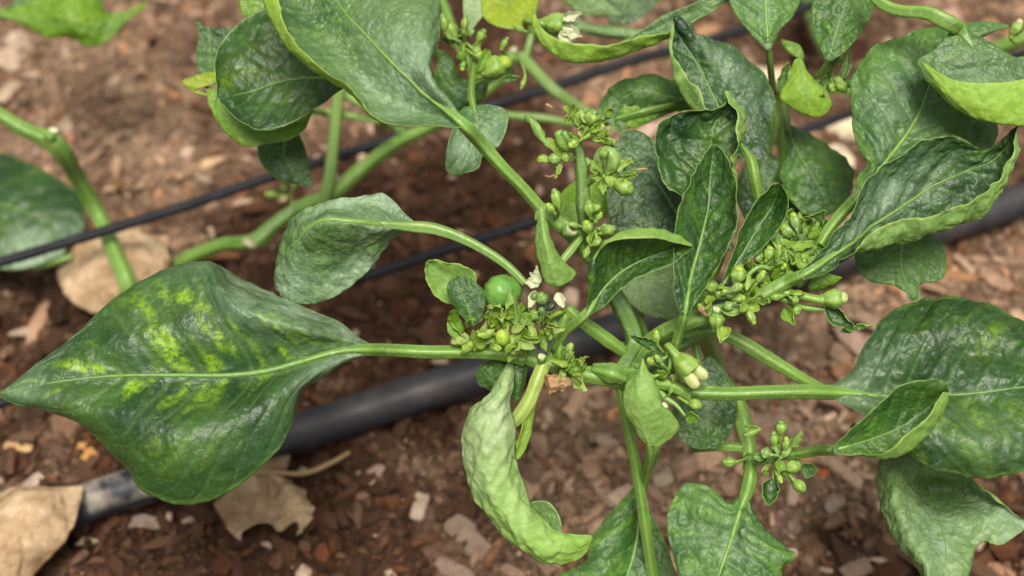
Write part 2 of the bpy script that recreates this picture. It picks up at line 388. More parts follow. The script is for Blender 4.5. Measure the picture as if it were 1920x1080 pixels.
def leaf(parent, cols, m=1, d=0., tilt=0., tx=0., cup=0., kind='dark', face=1, pucker=1., ruffle=0., veins=7, pet=None, res=4.4, name='leaf', label=None, seed=None, petmat='green', mid=True, thick=.024, midw=None, curl=0., silver=(), mot=None):
    """cols: traced margins and midrib, each base -> tip, points (x, y[, d])"""
    _seed[0] += 1; seed = _seed[0] * 7 if seed is None else seed
    C = [np.array([tuple(p) + (0.,) * (3 - len(p)) for p in c], float) for c in cols]
    length = max(np.sum(np.linalg.norm(np.diff(c * (1, 1, PXCM), axis=0), axis=1)) for c in C)
    nu = int(np.clip(length / res, 14, 190))
    C = [resample(c, nu) for c in C]
    width = max(np.sum([np.linalg.norm((C[k + 1] - C[k]) * (1, 1, PXCM), axis=1) for k in range(len(C) - 1)], axis=0))
    nv = int(np.clip(width / res, 9, 150)) | 1
    yb = C[m][:, 1].mean(); xb = C[m][:, 0].mean()
    K = len(C); out = []
    for k, c in enumerate(C):
        u = np.linspace(0, 1, nu); wk = abs(k - m) / max(m if k < m else K - 1 - m, 1) if k != m else 0
        c[:, 2] += d - tilt * (yb - c[:, 1]) / 100 + tx * (c[:, 0] - xb) / 100 + cup * wk ** 2 * np.sin(np.pi * np.clip(u, 0, 1)) ** .5 + curl * u ** 2
        out.append(c)
    G3 = np.array([at(c[:, 0], c[:, 1], c[:, 2]) for c in out])
    S, v, t, tm = surface(G3, m, nu, nv)
    if K == 3 and cup:  # parabolic across
        pass
    o, S2, n, jm = finish(name, parent, S, v, face, kind, pucker, ruffle, veins, seed, thick, label, silver=silver, mot=mot)
    mc = out[m]
    L = length / PXCM; r0 = (midw / PXCM / 2 * .62) if midw else .007 * L + .016
    k0 = 0
    if pet:
        w1 = pet[-1][3]; base = (mc[0, 0], mc[0, 1], mc[0, 2], w1); pp = list(pet) + [base]
        P = resample(pp, max(8, int(np.sum(np.linalg.norm(np.diff(np.array([p[:2] for p in pp], float), axis=0), axis=1)) / 8)))
        Cw = at(P[:, 0], P[:, 1], P[:, 2]); rw = P[:, 3] / 2 * (FOCUS - P[:, 2]) * TAN / 960
        k0 = max(3, int(nu * .2)); bl = S2[4:max(k0, 9):3, jm]; f = np.linspace(0, 1, len(bl) + 1)[1:]
        rb = rw[-1] * (1 - f) ** 1.5 + r0 * (1 - (1 - f) ** 1.5) * (.95 if mid else .3)
        Cw = np.vstack([Cw, bl]); rw = np.r_[rw, rb]
        for _ in range(3):
            Cw[1:-1] = (Cw[:-2] + 2 * Cw[1:-1] + Cw[2:]) / 4; rw[1:-1] = (rw[:-2] + 2 * rw[1:-1] + rw[2:]) / 4
        world_tube('petiole', o, Cw, rw, petmat, 20, .12)
    if mid and isinstance(kind, str):
        q = S2[:, jm]; cut = max(k0 + 4, int(nu * .88)); q = q[max(0, k0 - 3):cut]; q = q[::2] if nu > 60 else q
        world_tube('midrib', o, q, np.linspace(r0, r0 * .25, len(q)), 'green' if kind in ('pale', 'mid', 'waxy', 'silver', 'lime') else 'rib')
    return o
def world_tube(name, parent, C, r, mat, seg=8, ridge=0.):
    n = len(C); T = np.gradient(C, axis=0); T /= np.linalg.norm(T, axis=1)[:, None] + 1e-9
    nrm = np.cross(T[0], R if abs(T[0] @ R) < .9 else U); A = []; B = []
    for i in range(n):
        nrm = nrm - (nrm @ T[i]) * T[i]; nrm /= np.linalg.norm(nrm) + 1e-9; A.append(nrm.copy()); B.append(np.cross(T[i], nrm))
    A = np.array(A); B = np.array(B); th = np.arange(seg) / seg * 2 * math.pi
    V = (C[:, None] + (np.asarray(r)[:, None] * (1 + ridge * np.cos(4 * th))[None])[..., None] * (np.cos(th)[None, :, None] * A[:, None] + np.sin(th)[None, :, None] * B[:, None])).reshape(-1, 3)
    V = np.vstack([V, C[0], C[-1]])
    i = np.arange(n - 1)[:, None]; j = np.arange(seg)[None]; k = (j + 1) % seg
    q = np.stack([i * seg + j, i * seg + k, (i + 1) * seg + k, (i + 1) * seg + j], -1).reshape(-1, 4)
    j = np.arange(seg); k = (j + 1) % seg
    t1 = np.stack([np.full(seg, n * seg), k, j], -1); t2 = np.stack([np.full(seg, n * seg + 1), (n - 1) * seg + j, (n - 1) * seg + k], -1)
    me = mkmesh(name, V - C[0], [q, t1, t2], [stem_mat(mat) if isinstance(mat, str) else mat], lc=(np.r_[np.repeat((np.cos(4 * th) * .5 + .5)[None], n, 0).ravel(), .5, .5][:, None].repeat(3, 1) if ridge else np.full((len(V), 3), .5)))
    return link(name, me, parent, C[0])
def rot(v, k, a):
    return v * math.cos(a) + np.cross(k, v) * math.sin(a) + k * (k @ v) * (1 - math.cos(a))
def leaflet(parent, x, y, d, ang, L, W, curl=1., cup=.5, up=.5, twist=0., kind='tiny', face=1, pucker=.8, ruffle=.12, name='curled_leaflet', seed=None, res=3.2, tipcol=False, stalk=0, side=0.):
    """small leaf grown from (x, y, d): ang in degrees in the picture (0 right, 90 up), up = lean to the viewer, curl = total bend in radians"""
    _seed[0] += 1; seed = _seed[0] * 7 if seed is None else seed
    a = math.radians(ang); dr = np.array((math.cos(a), math.sin(a), up)); dr /= np.linalg.norm(dr)   # frame: right, up, toward viewer
    z = np.array((0, 0, 1.)); sd = np.cross(dr, z); sd /= np.linalg.norm(sd); sd = rot(sd, dr, twist); nr = np.cross(sd, dr)
    nu = int(np.clip(L / res, 9, 60)); nv = int(np.clip(W / res, 7, 41)) | 1
    p = np.zeros(3); path = []; fr = []
    for i in range(nu):
        path.append(p.copy()); fr.append((sd.copy(), nr.copy()))
        p = p + dr * (L / PXCM / (nu - 1)); da = curl / nu * (0.4 + 1.2 * i / nu)
        dr = rot(dr, sd, da); nr = rot(nr, sd, da)
        if side: dr = rot(dr, nr, side / nu); sd = rot(sd, nr, side / nu)
    u = np.linspace(0, 1, nu); prof = np.sin(np.pi * np.clip(u, 0, 1) ** .8) ** .75 * (1 - .15 * u) + .06 * (1 - u); prof[-1] = .02
    v = np.linspace(-1, 1, nv); hw = W / 2 / PXCM * prof
    path = np.array(path); sdv = np.array([f[0] for f in fr]); nrv = np.array([f[1] for f in fr])
    th = v[None] * cup * 1.4                                   # cross section is an arc
    rad = np.where(abs(cup) > 1e-3, hw[:, None] / (abs(cup) * 1.4 + 1e-6), 0)
    lx = np.sin(th) * rad * np.sign(cup) if abs(cup) > 1e-3 else v[None] * hw[:, None]; lz = (1 - np.cos(th)) * rad * np.sign(cup)
    Q = path[:, None] + lx[..., None] * sdv[:, None] + lz[..., None] * nrv[:, None]
    o0 = at(x, y, d); Sx = o0 + Q[..., 0:1] * R + Q[..., 1:2] * U - Q[..., 2:3] * F
    o, S2, n, jm = finish(name, parent, Sx, v, face, kind, pucker, ruffle, 5, seed, .03, None, .05, .035)
    return o
def blob(name, parent, x, y, d, ang, prof, L, W, up=0., mat='green', seg=14, ridge=.05, nr=5, wob=.04, seed=0, bend=0., teeth=0.):
    """solid of revolution: prof = [(t, r)], axis from (x,y,d) along ang, L and W in px"""
    a = math.radians(ang); dr = np.array((math.cos(a), math.sin(a), up)); dr /= np.linalg.norm(dr)
    s1 = np.cross(dr, (0, 0, 1.)); s1 = s1 / np.linalg.norm(s1) if np.linalg.norm(s1) > 1e-3 else np.array((1., 0, 0)); s2 = np.cross(s1, dr)
    prof = np.array(prof, float); n = max(8, min(22, int(L / 2.6)))
    tt = np.linspace(0, 1, n); rr_ = np.interp(tt, np.linspace(0, 1, len(prof)), prof[:, 1]); zz = np.interp(tt, np.linspace(0, 1, len(prof)), prof[:, 0])
    th = np.arange(seg) / seg * 2 * math.pi
    Q = (zz[:, None, None] * L / PXCM * dr + (rr_[:, None] * (1 + ridge * np.cos(nr * th)[None]) * W / 2 / PXCM)[..., None] * (np.cos(th)[None, :, None] * s1 + np.sin(th)[None, :, None] * s2))
    if teeth: Q[-1] += (teeth * (np.cos(nr * th)[:, None]) * L / PXCM * dr)
    if bend: Q += (zz[:, None, None] ** 2 * bend * L / PXCM * s1)
    o0 = at(x, y, d); V = (o0 + Q[..., 0:1] * R + Q[..., 1:2] * U - Q[..., 2:3] * F).reshape(-1, 3)
    cen = V.mean(0); V = V + (V - cen) * (wob * fbm(V * 9 + seed, 2, seed))[:, None] * 3
    V = np.vstack([V, V[:seg].mean(0), V[-seg:].mean(0)])
    i = np.arange(n - 1)[:, None]; j = np.arange(seg)[None]; k = (j + 1) % seg
    q = np.stack([i * seg + j, i * seg + k, (i + 1) * seg + k, (i + 1) * seg + j], -1).reshape(-1, 4)
    j = np.arange(seg); k = (j + 1) % seg
    t1 = np.stack([np.full(seg, n * seg), k, j], -1); t2 = np.stack([np.full(seg, n * seg + 1), (n - 1) * seg + j, (n - 1) * seg + k], -1)
    lc = np.r_[np.repeat(np.clip(np.cos(nr * th) * .5 + .5, 0, 1)[None], n, 0).ravel(), .5, .5][:, None].repeat(3, 1)
    me = mkmesh(name, V - o0, [q, t1, t2], [stem_mat(mat)], lc=lc)
    return link(name, me, parent, o0)
BUDP = [(0, .18), (.06, .35), (.18, .62), (.34, .86), (.52, 1.), (.68, .96), (.80, .80), (.88, .60), (.90, .45)]
ROUND = [(0, .05), (.03, .38), (.12, .68), (.28, .92), (.5, 1.), (.72, .92), (.88, .68), (.97, .38), (1., .05)]
CROWN = [(0, .2), (.15, .5), (.4, .85), (.7, 1.), (.88, .98), (.95, .82), (.9, .45), (.82, .1)]
def bud(parent, x, y, d, ang, L, W, frm=None, tip='limebud', mat='green', up=.15, seed=0, pw=None, petals=0):
    """flower bud: ribbed calyx with blunt teeth, pale closed corolla at its tip, stalk from frm"""
    mat = 'bud' if mat == 'green' else mat
    a = math.radians(ang); dx, dy = math.cos(a), -math.sin(a); k = 1 / math.sqrt(1 + up * up)
    o = blob('flower_bud', parent, x, y, d, ang, BUDP if not petals else CROWN, L * (.95 if not petals else .62), W, up, mat, nr=5, ridge=.11, wob=.07, seed=seed, teeth=.05)
    if petals:
        x2, y2, d2 = x + dx * L * .45 * k, y + dy * L * .45 * k, d + up * L * .45 * k / PXCM
        n = petals; 
        for i in range(n):
            off = (i - (n - 1) / 2) / n
            px, py = x2 - dy * off * W * .75, y2 + dx * off * W * .75
            blob('petal', o, px, py, d2 + .1 * (i % 2) , ang - off * 22, [(0, .5), (.2, .85), (.5, 1.), (.8, .9), (.93, .6), (1., .1)], L * (.52 - .1 * abs(off)), W * .52, up, tip, ridge=.07, nr=3, seed=seed + i)
    else:
        blob('petal', o, x + dx * L * .62 * k, y + dy * L * .62 * k, d + up * L * .62 * k / PXCM, ang, ROUND, L * .42, W * .66, up, tip, ridge=.06, nr=5, seed=seed + 3)
    if frm is not None:
        w_ = pw or max(5, W * .26)
        mid = ((frm[0] + x) / 2 - dx * L * .1, (frm[1] + y) / 2 - dy * L * .1 - 2, (frm[2] + d) / 2)
        tube('pedicel', o, [tuple(frm[:3]) + (w_,), mid + (w_,), (x, y, d, w_ * 1.15), (x + dx * L * .12, y + dy * L * .12, d, w_ * 1.6)], mat, seg=10, step=5)
    return o
def cluster(parent, x, y, d, rad, nl, nb, seed, kind='tiny', spread=(0, 360), size=1., dd=1.):
    r = random.Random(seed)
    for i in range(nl):
        a = r.uniform(*spread); q = rad * r.uniform(.05, .6)
        px, py = x + q * math.cos(math.radians(a)), y - q * math.sin(math.radians(a))
        leaflet(parent, px, py, d + r.uniform(-.4, .5) * dd, a + r.uniform(-40, 40), r.uniform(18, 40) * size, r.uniform(11, 22) * size, r.uniform(-3.6, 3.2), r.choice((-1, 1)) * r.uniform(.5, 1.3), r.uniform(-.2, .9), r.uniform(-1, 1), kind if r.random() < .75 else 'lime', r.choice((1, -1)), side=r.uniform(-.8, .8))
    for i in range(nb):
        a = r.uniform(*spread); q = rad * r.uniform(.25, .9)
        px, py = x + q * math.cos(math.radians(a)), y - q * math.sin(math.radians(a))
        bud(parent, px, py, d + r.uniform(0, .6) * dd, a, r.uniform(16, 26) * size, r.uniform(12, 19) * size, (x, y, d), r.choice(('limebud', 'green', 'limebud')), r.choice(('green', 'pale', 'green')), r.uniform(-.1, .7), i)

# ================================================================== THE SETTING
def ground_h(x, y):
    p = np.stack([x, y, np.zeros_like(x)], -1)
    h = 1.0 * fbm(p * .10, 2, 4) + .95 * fbm(p * .45, 3, 9) + .40 * fbm(p * 1.6, 2, 13)
    return h - .6
def gpt(px, py, h=0.):
    q = at(px, py, dep(py, h)); return q
def damp_shade(x, y):
    """0 pale, dry and sunlit .. 1 dark, damp and with painted plant shade"""
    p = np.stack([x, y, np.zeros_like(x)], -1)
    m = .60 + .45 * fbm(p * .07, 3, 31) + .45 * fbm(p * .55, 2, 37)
    for (px, py, r, a) in ((1480, 690, 9, -1.0), (1300, 900, 5, -.4), (1180, 950, 5, -.10), (1600, 1000, 8, .42), (300, 1010, 7, .50), (90, 700, 7, .30), (820, 420, 8, .8), (870, 70, 5, 1.), (560, 420, 5, .3), (1000, 230, 4, .4), (250, 200, 10, -.12),  # shade below the plants and the sunlit right patch painted into the soil
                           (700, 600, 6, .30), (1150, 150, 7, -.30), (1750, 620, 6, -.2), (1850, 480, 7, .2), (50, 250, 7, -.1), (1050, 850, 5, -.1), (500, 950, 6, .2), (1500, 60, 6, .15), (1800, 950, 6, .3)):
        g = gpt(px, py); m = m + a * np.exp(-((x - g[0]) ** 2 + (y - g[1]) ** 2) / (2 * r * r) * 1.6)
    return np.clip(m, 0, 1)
nx, ny = 420, 380
def axis(n, lo, hi, far):
    t = np.linspace(lo, hi, n); e = np.array([1, 3, 7, 15, 40, 100, 300, 1000, far], float)
    return np.r_[(lo - e)[::-1], t, hi + e]
X, Y = np.meshgrid(axis(nx, -45, 45, 6000), axis(ny, -32, 42, 6000), indexing='ij')
Hh = ground_h(X, Y) * np.clip(1 - (np.maximum(np.abs(X) - 60, 0) + np.maximum(np.abs(Y) - 60, 0)) / 100, 0, 1)
Z = Hh
mo = damp_shade(X, Y)
V = np.stack([X, Y, Z], -1).reshape(-1, 3); NX, NY = X.shape
i = np.arange(NX - 1)[:, None]; j = np.arange(NY - 1)[None]; a = i * NY + j
q = np.stack([a, a + NY, a + NY + 1, a + 1], -1).reshape(-1, 4)
dry = np.array((.37, .250, .168)); wet_shade = np.array((.064, .032, .018))  # dark end colours damp soil and the painted plant shade alike
gc = (dry * (1 - mo.ravel()[:, None]) + wet_shade * mo.ravel()[:, None]) * .75
soil = plain_mat('soil', (.40, .37, .34), (1.5, 1.44, 1.38), 160, .95, .9, .004, True, .15)
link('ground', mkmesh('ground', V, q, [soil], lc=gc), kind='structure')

# loose mulch crumbs, too many to count
def chunk_proto(rr, kind):
    """12..20 faced irregular crumb or splinter"""
    if kind == 0:
        t = (1 + 5 ** .5) / 2
        v = np.array([(-1, t, 0), (1, t, 0), (-1, -t, 0), (1, -t, 0), (0, -1, t), (0, 1, t), (0, -1, -t), (0, 1, -t), (t, 0, -1), (t, 0, 1), (-t, 0, -1), (-t, 0, 1)]) / 1.9
        f = np.array([(0, 11, 5), (0, 5, 1), (0, 1, 7), (0, 7, 10), (0, 10, 11), (1, 5, 9), (5, 11, 4), (11, 10, 2), (10, 7, 6), (7, 1, 8), (3, 9, 4), (3, 4, 2), (3, 2, 6), (3, 6, 8), (3, 8, 9), (4, 9, 5), (2, 4, 11), (6, 2, 10), (8, 6, 7), (9, 8, 1)])
        v = v * (1 + np.array([rr.uniform(-.3, .3) for _ in range(12)])[:, None])
        v = v * (1, rr.uniform(.55, .95), rr.uniform(.4, .8))
    else:
        v = np.array([(sx * (1 - .25 * abs(sy) * rr.random()), sy * rr.uniform(.15, .34), sz * rr.uniform(.06, .16)) for sx in (-1, -.35, .4, 1) for sy in (-1, 1) for sz in (-1, 1)], float)
        v[:4, 1:] *= rr.uniform(.3, 1); v[12:, 1:] *= rr.uniform(.3, 1); v[4:12, 2] += rr.uniform(-.08, .12)
        f = []
        for k in range(3):
            b = k * 4
            for (p, q_) in ((0, 1), (1, 3), (3, 2), (2, 0)):
                f += [(b + p, b + q_, b + 4 + q_), (b + p, b + 4 + q_, b + 4 + p)]
        f += [(0, 2, 3), (0, 3, 1), (12, 13, 15), (12, 15, 14)]; f = np.array(f)
    return v, f
rr = random.Random(5); protos = [chunk_proto(rr, 0) for _ in range(8)] + [chunk_proto(rr, 1) for _ in range(8)]
rng = np.random.default_rng(3)
VV, FF, CC = [], [], []; off = 0
for k, (pv, pf) in enumerate(protos):
    n = 2200 if k < 8 else 1000
    px = rng.uniform(-120, 2040, n); py = rng.uniform(-120, 1200, n)
    g = gpt(px, py); gx, gy = g[:, 0], g[:, 1]
    s = np.clip(rng.lognormal(math.log(.17), .60, n), .06, .85) * (1.0 if k < 8 else 1.7)
    az = rng.uniform(0, 6.28, n); tl = rng.normal(0, .35, n)
    ca, sa, ct, st = np.cos(az), np.sin(az), np.cos(tl), np.sin(tl)
    P = pv[None] * s[:, None, None]; x1 = P[..., 0] * ct[:, None] + P[..., 2] * st[:, None]; z1 = -P[..., 0] * st[:, None] + P[..., 2] * ct[:, None]
    Q = np.stack([x1 * ca[:, None] - P[..., 1] * sa[:, None] + gx[:, None], x1 * sa[:, None] + P[..., 1] * ca[:, None] + gy[:, None], z1 + (ground_h(gx, gy) + s * rng.uniform(-.05, .45, n))[:, None]], -1)
    mo = damp_shade(gx, gy); b = rng.beta(2, 2.6, n)[:, None]
    c = (dry * (1 - mo[:, None]) + wet_shade * mo[:, None]) * (.40 + 1.25 * b)
    hue = rng.random(n)
    c = np.where((hue < .13)[:, None], c * (1.25, 1.0, .78), c); c = np.where((hue > .86)[:, None], c * (1.35, 1.42, 1.45), c)
    pale = rng.random(n) < .025 + .06 * (1 - mo); c = np.where(pale[:, None], np.array((.46, .35, .26)) * (.6 + .6 * b), c)
    VV.append(Q.reshape(-1, 3)); FF.append((pf[None] + (np.arange(n) * len(pv))[:, None, None]).reshape(-1, 3) + off); off += n * len(pv)
    CC.append(np.repeat(c, len(pv), 0))
crumb = plain_mat('mulch_crumb', (.70, .66, .62), (1.25, 1.2, 1.15), 260, .92, .6, .002, True, .2)
link('mulch', mkmesh('mulch', np.vstack(VV), np.vstack(FF), [crumb], lc=np.vstack(CC), smooth=False), kind='stuff')

# ------------------------------------------------------------------ pieces of mulch one can point at
def chip(px, py, L, W, ang, colr, label, name='wood_chip', cat='wood chip', h=.35, thick=.3, seed=1, tl=0.):
    r = random.Random(seed); n = 7; sg = 8; L *= .9; W *= .85; h *= .5; thick *= .8; colr = tuple(np.array(colr) * .8)
    a = math.radians(ang); sc = (FOCUS - dep(py, h)) * TAN / 960
    Lc, Wc = L * sc, W * sc
    t = np.linspace(0, 1, n); pr = (np.sin(np.pi * np.clip(t * .86 + .07, 0, 1)) ** .22); th = np.arange(sg) / sg * 2 * math.pi
    x = (t - .5) * Lc; yy = pr[:, None] * Wc / 2 * np.sign(np.cos(th)) * np.abs(np.cos(th)) ** .6; zz = pr[:, None] * Wc / 2 * thick * np.sign(np.sin(th)) * np.abs(np.sin(th)) ** .7
    Q = np.stack([np.repeat(x[:, None], sg, 1), yy, zz + 0 * yy], -1); Q += (fbm(Q * 1.7 + seed * 3, 3, seed) * Wc * .22)[..., None] * np.array((.7, 1, .8))
    Q[..., 2] += Q[..., 0] * tl
    ca, sa = math.cos(a), math.sin(a); g = gpt(px, py, h); g[2] = ground_h(g[0:1], g[1:2])[0] + h + .12
    V = np.stack([Q[..., 0] * ca - Q[..., 1] * sa, Q[..., 0] * sa + Q[..., 1] * ca, Q[..., 2]], -1).reshape(-1, 3)
    V = np.vstack([V, V[:sg].mean(0), V[-sg:].mean(0)])
    i = np.arange(n - 1)[:, None]; j = np.arange(sg)[None]; k = (j + 1) % sg
    q = np.stack([i * sg + j, i * sg + k, (i + 1) * sg + k, (i + 1) * sg + j], -1).reshape(-1, 4)
    j = np.arange(sg); k = (j + 1) % sg
    f = [q, np.stack([np.full(sg, n * sg), k, j], -1), np.stack([np.full(sg, n * sg + 1), (n - 1) * sg + j, (n - 1) * sg + k], -1)]
    m = plain_mat('chip_wood', (.60, .55, .5), (1.25, 1.2, 1.15), 90, .9, .7, .003, True, .2, stretch=(1, 1, 1))
    o = link(name, mkmesh(name, V, f, [m], lc=np.full((len(V), 3), 1.) * np.array(colr), smooth=False), None, g)
    tag(o, label, cat); return o
TAN_, PINK, GREY, CREAM, RUSTC = (.42, .28, .17), (.46, .31, .24), (.33, .26, .22), (.72, .62, .44), (.50, .22, .08)
chip(880, 1002, 120, 56, -48, (.27, .20, .15), 'large greyish wood chip lying left of the hanging curled leaf', seed=1)
chip(850, 1060, 90, 40, -30, (.26, .19, .15), 'flat brown chip below the large greyish one at the bottom edge', seed=2)
chip(65, 585, 32, 110, -8, (.42, .26, .17), 'upright reddish splinter left of the big yellow-mottled leaf', seed=3, tl=.1)
chip(262, 965, 90, 36, -2, GREY, 'grey flattened chip just below the muddy end of the pipe', seed=4)
chip(1600, 640, 95, 42, -52, PINK, 'pale pinkish splinter leaning beside the right-hand broad leaf', seed=5)
chip(1250, 880, 60, 48, 20, CREAM, 'round cream-coloured piece on the soil under the small upright leaf', 'bark_piece', 'mulch piece', seed=7, thick=.7)
chip(960, 880, 120, 42, -35, (.44, .31, .22), 'long light brown chip behind the thin stalk at bottom centre', seed=8)
chip(25, 90, 110, 70, 70, (.46, .36, .26), 'broad tan chip at the upper left edge of the picture', seed=9)
chip(15, 170, 60, 34, 60, (.52, .40, .28), 'pale tan sliver below the broad tan chip at upper left', seed=10)
chip(370, 290, 110, 26, 35, (.48, .33, .20), 'thin tan stick on bare soil left of the leafy stem', seed=11)
chip(230, 335, 85, 20, 8, (.42, .30, .19), 'thin straw-like chip above the left end of the black cord', seed=12)
chip(30, 828, 60, 26, -6, (.58, .38, .19), 'orange-tan flake at the left edge below the big leaf tip', seed=13)
chip(150, 832, 80, 34, -30, (.50, .26, .09), 'bright orange bark flake under the big leaf edge', seed=14)
chip(455, 80, 46, 28, 20, GREY, 'greyish pebble-like chip beside the top left leaves', seed=15)
chip(700, 880, 55, 30, 60, (.40, .30, .24), 'brown-grey chip right of the shrivelled dry leaf', seed=16)
chip(785, 935, 60, 38, 75, (.44, .34, .27), 'pale brown chip standing left of the large greyish one', seed=17)
chip(1130, 905, 95, 30, -60, (.45, .31, .23), 'narrow light chip left of the pale green stalk', seed=18)
chip(1440, 790, 70, 34, 15, (.47, .34, .26), 'light brown chip above the small round bud cluster', seed=19)
chip(1510, 705, 80, 26, -12, (.56, .44, .35), 'pale sliver beside the slanting green stalk on the right', seed=20)
chip(1450, 660, 80, 30, -30, (.50, .38, .30), 'pale chip on dry soil above the long right-hand stalk', seed=21)
chip(1420, 570, 60, 30, 10, (.40, .28, .21), 'brown chip directly under the hanging white-tipped bud', seed=22)
chip(1870, 520, 70, 36, -40, (.40, .26, .18), 'brown chip below the drip pipe near the right edge', seed=23)
chip(1835, 600, 60, 34, 10, (.50, .38, .30), 'pale chip just above the broad right-hand leaf', seed=24)
chip(1570, 930, 46, 30, 40, (.42, .32, .27), 'greyish chip on dark soil left of the pale folded leaf', seed=25)
chip(1545, 880, 26, 22, 0, (.55, .16, .07), 'small red-brown crumb on dark soil near the round buds', seed=26)
chip(1490, 1015, 26, 24, 0, (.78, .68, .58), 'tiny whitish crumb beside the tip of the bottom leaf', 'pebble', 'pebble', seed=27, thick=.8)
chip(1880, 1045, 90, 44, -20, (.38, .22, .13), 'reddish brown chip in the lower right corner', seed=28)
chip(1610, 1050, 70, 40, 30, (.36, .25, .19), 'dull brown chip at the bottom edge left of the folded leaf', seed=29)
chip(60, 905, 50, 30, 50, (.38, .30, .24), 'grey-brown chip above the large dry leaf at lower left', seed=30)
chip(1330, 30, 60, 40, 30, (.42, .24, .14), 'reddish bark piece beyond the long curled leaf at the top', seed=31)
chip(1180, 160, 110, 40, 15, (.54, .36, .27), 'pinkish chip between the black cord and the crumpled leaf', seed=32)
chip(1125, 500, 26, 60, 0, (.56, .42, .34), 'pale upright chip behind the slim leaf over the white flower', seed=33)
chip(1790, 25, 30, 80, 20, (.42, .28, .22), 'brown splinter in the soil at the top right', seed=34)
chip(1865, 35, 34, 60, 10, (.60, .33, .13), 'orange-tan splinter near the top right corner', seed=35)
chip(1380, 120, 60, 34, 40, PINK, 'pink chip beyond the tall dark pointed leaf', seed=36)
for k, (x, y, L, W, a, lab) in enumerate(((1545, 300, 120, 80, 20, 'larger smooth cream stone behind the foliage right of centre'), (1590, 232, 100, 60, 10, 'cream stone crossed by the black cord, upper of the pair'), (1440, 128, 110, 46, 5, 'flat cream stone beyond the tall dark leaf'), (1225, 235, 90, 46, 30, 'pinkish cream stone left of the puckered round leaf'))):
    chip(x, y, L, W, a, (.80, .70, .50) if k < 3 else (.60, .44, .36), lab, 'stone', 'stone', seed=50 + k, thick=.6, h=.6)

# ------------------------------------------------------------------ irrigation pipe and cords
rub = plain_mat('black_pipe', (.007, .007, .009), (.020, .020, .024), 60, .6, .25, .0008, False, .2)
def pipe_mat():
    m = bpy.data.materials.new('dusty_pipe'); m.use_nodes = True; nt = m.node_tree; L = nt.links; bs = nt.nodes['Principled BSDF']
    vec, _ = coords(nt); g = nt.nodes.new('ShaderNodeNewGeometry'); sp = nt.nodes.new('ShaderNodeSeparateXYZ'); L.new(g.outputs['Normal'], sp.inputs[0])
    tc = nt.nodes.new('ShaderNodeTexCoord'); so_ = nt.nodes.new('ShaderNodeSeparateXYZ'); L.new(tc.outputs['Object'], so_.inputs[0])
    mud = mth(nt, 'MULTIPLY', ramp(nt, noise(nt, vec, 25, 4), [(.36, 0.), (.48, 1.)]), ramp(nt, sp.outputs['Z'], [(.15, 0.), (.6, 1.)]))
    mud = mth(nt, 'MULTIPLY', mud, ramp(nt, mth(nt, 'MULTIPLY', so_.outputs['X'], 4.), [(.56, 1.), (.62, 0.02)]), True)
    c = mixc(nt, noise(nt, vec, 70, 4), (.008, .008, .010), (.026, .026, .031)); c = mixc(nt, ramp(nt, noise(nt, vec, 45, 6, .7), [(.50, 0.), (.72, .45)]), c, (.09, .07, .055)); c = mixc(nt, mud, c, (.36, .31, .25))
    L.new(c, bs.inputs['Base Color']); L.new(ramp(nt, noise(nt, vec, 60, 4), [(.3, .38), (.7, .65)]), bs.inputs['Roughness']); bs.inputs['Specular IOR Level'].default_value = .4
    bp = N(nt, 'ShaderNodeBump', i_Strength=.25, i_Distance=.001); L.new(noise(nt, vec, 150, 4), bp.inputs['Height']); L.new(bp.outputs[0], bs.inputs['Normal'])
    return m
pm = pipe_mat()
o = tube('drip_pipe', None, [G(-260, 1085, .9, 78), G(100, 968, .85, 76), G(190, 933, .85, 75), G(350, 885, .95, 75), G(560, 812, 1., 75), G(760, 745, 1., 74), G(900, 702, 1., 73), G(1060, 650, 1., 71), G(1260, 588, 1., 69), G(1560, 492, 1.05, 67), G(1880, 387, 1.1, 65), G(2150, 300, 1.1, 63)], pm, seg=40, ridge=0, step=14)
tag(o, 'thick black drip irrigation pipe lying across the mulch, muddy at its left end', 'irrigation pipe')
o = tube('support_cord', None, [G(-200, 552, 4.5, 21), G(0, 492, 4.5, 20), G(170, 441, 4.4, 20), G(330, 392, 4.3, 20), G(500, 335, 4.2, 19), G(610, 300, 4.2, 19), G(715, 267, 4.2, 19), G(850, 220, 4.2, 19), G(1010, 172, 4.2, 20), G(1180, 116, 4.2, 20), G(1380, 60, 4.2, 19), G(1530, 8, 4.2, 18), G(1750, -60, 4.2, 18)], rub, seg=12, ridge=0, bumps=.06)
tag(o, 'upper thin black cord stretched from the left edge to the top right', 'cord')
o = tube('support_cord', None, [G(-60, 776, 3., 20), G(160, 702, 3., 19), G(400, 615, 3.6, 19), G(620, 540, 4., 19), G(800, 480, 4.2, 20), G(1000, 416, 4.2, 20), G(1130, 372, 4.2, 19), G(1300, 318, 4.2, 18), G(1500, 247, 4.2, 17), G(1610, 208, 4.2, 17), G(1900, 105, 4.2, 17), G(2100, 35, 4.2, 17)], rub, seg=12, ridge=0, bumps=.06)
tag(o, 'lower thin black cord passing under the middle of the pepper plant', 'cord')

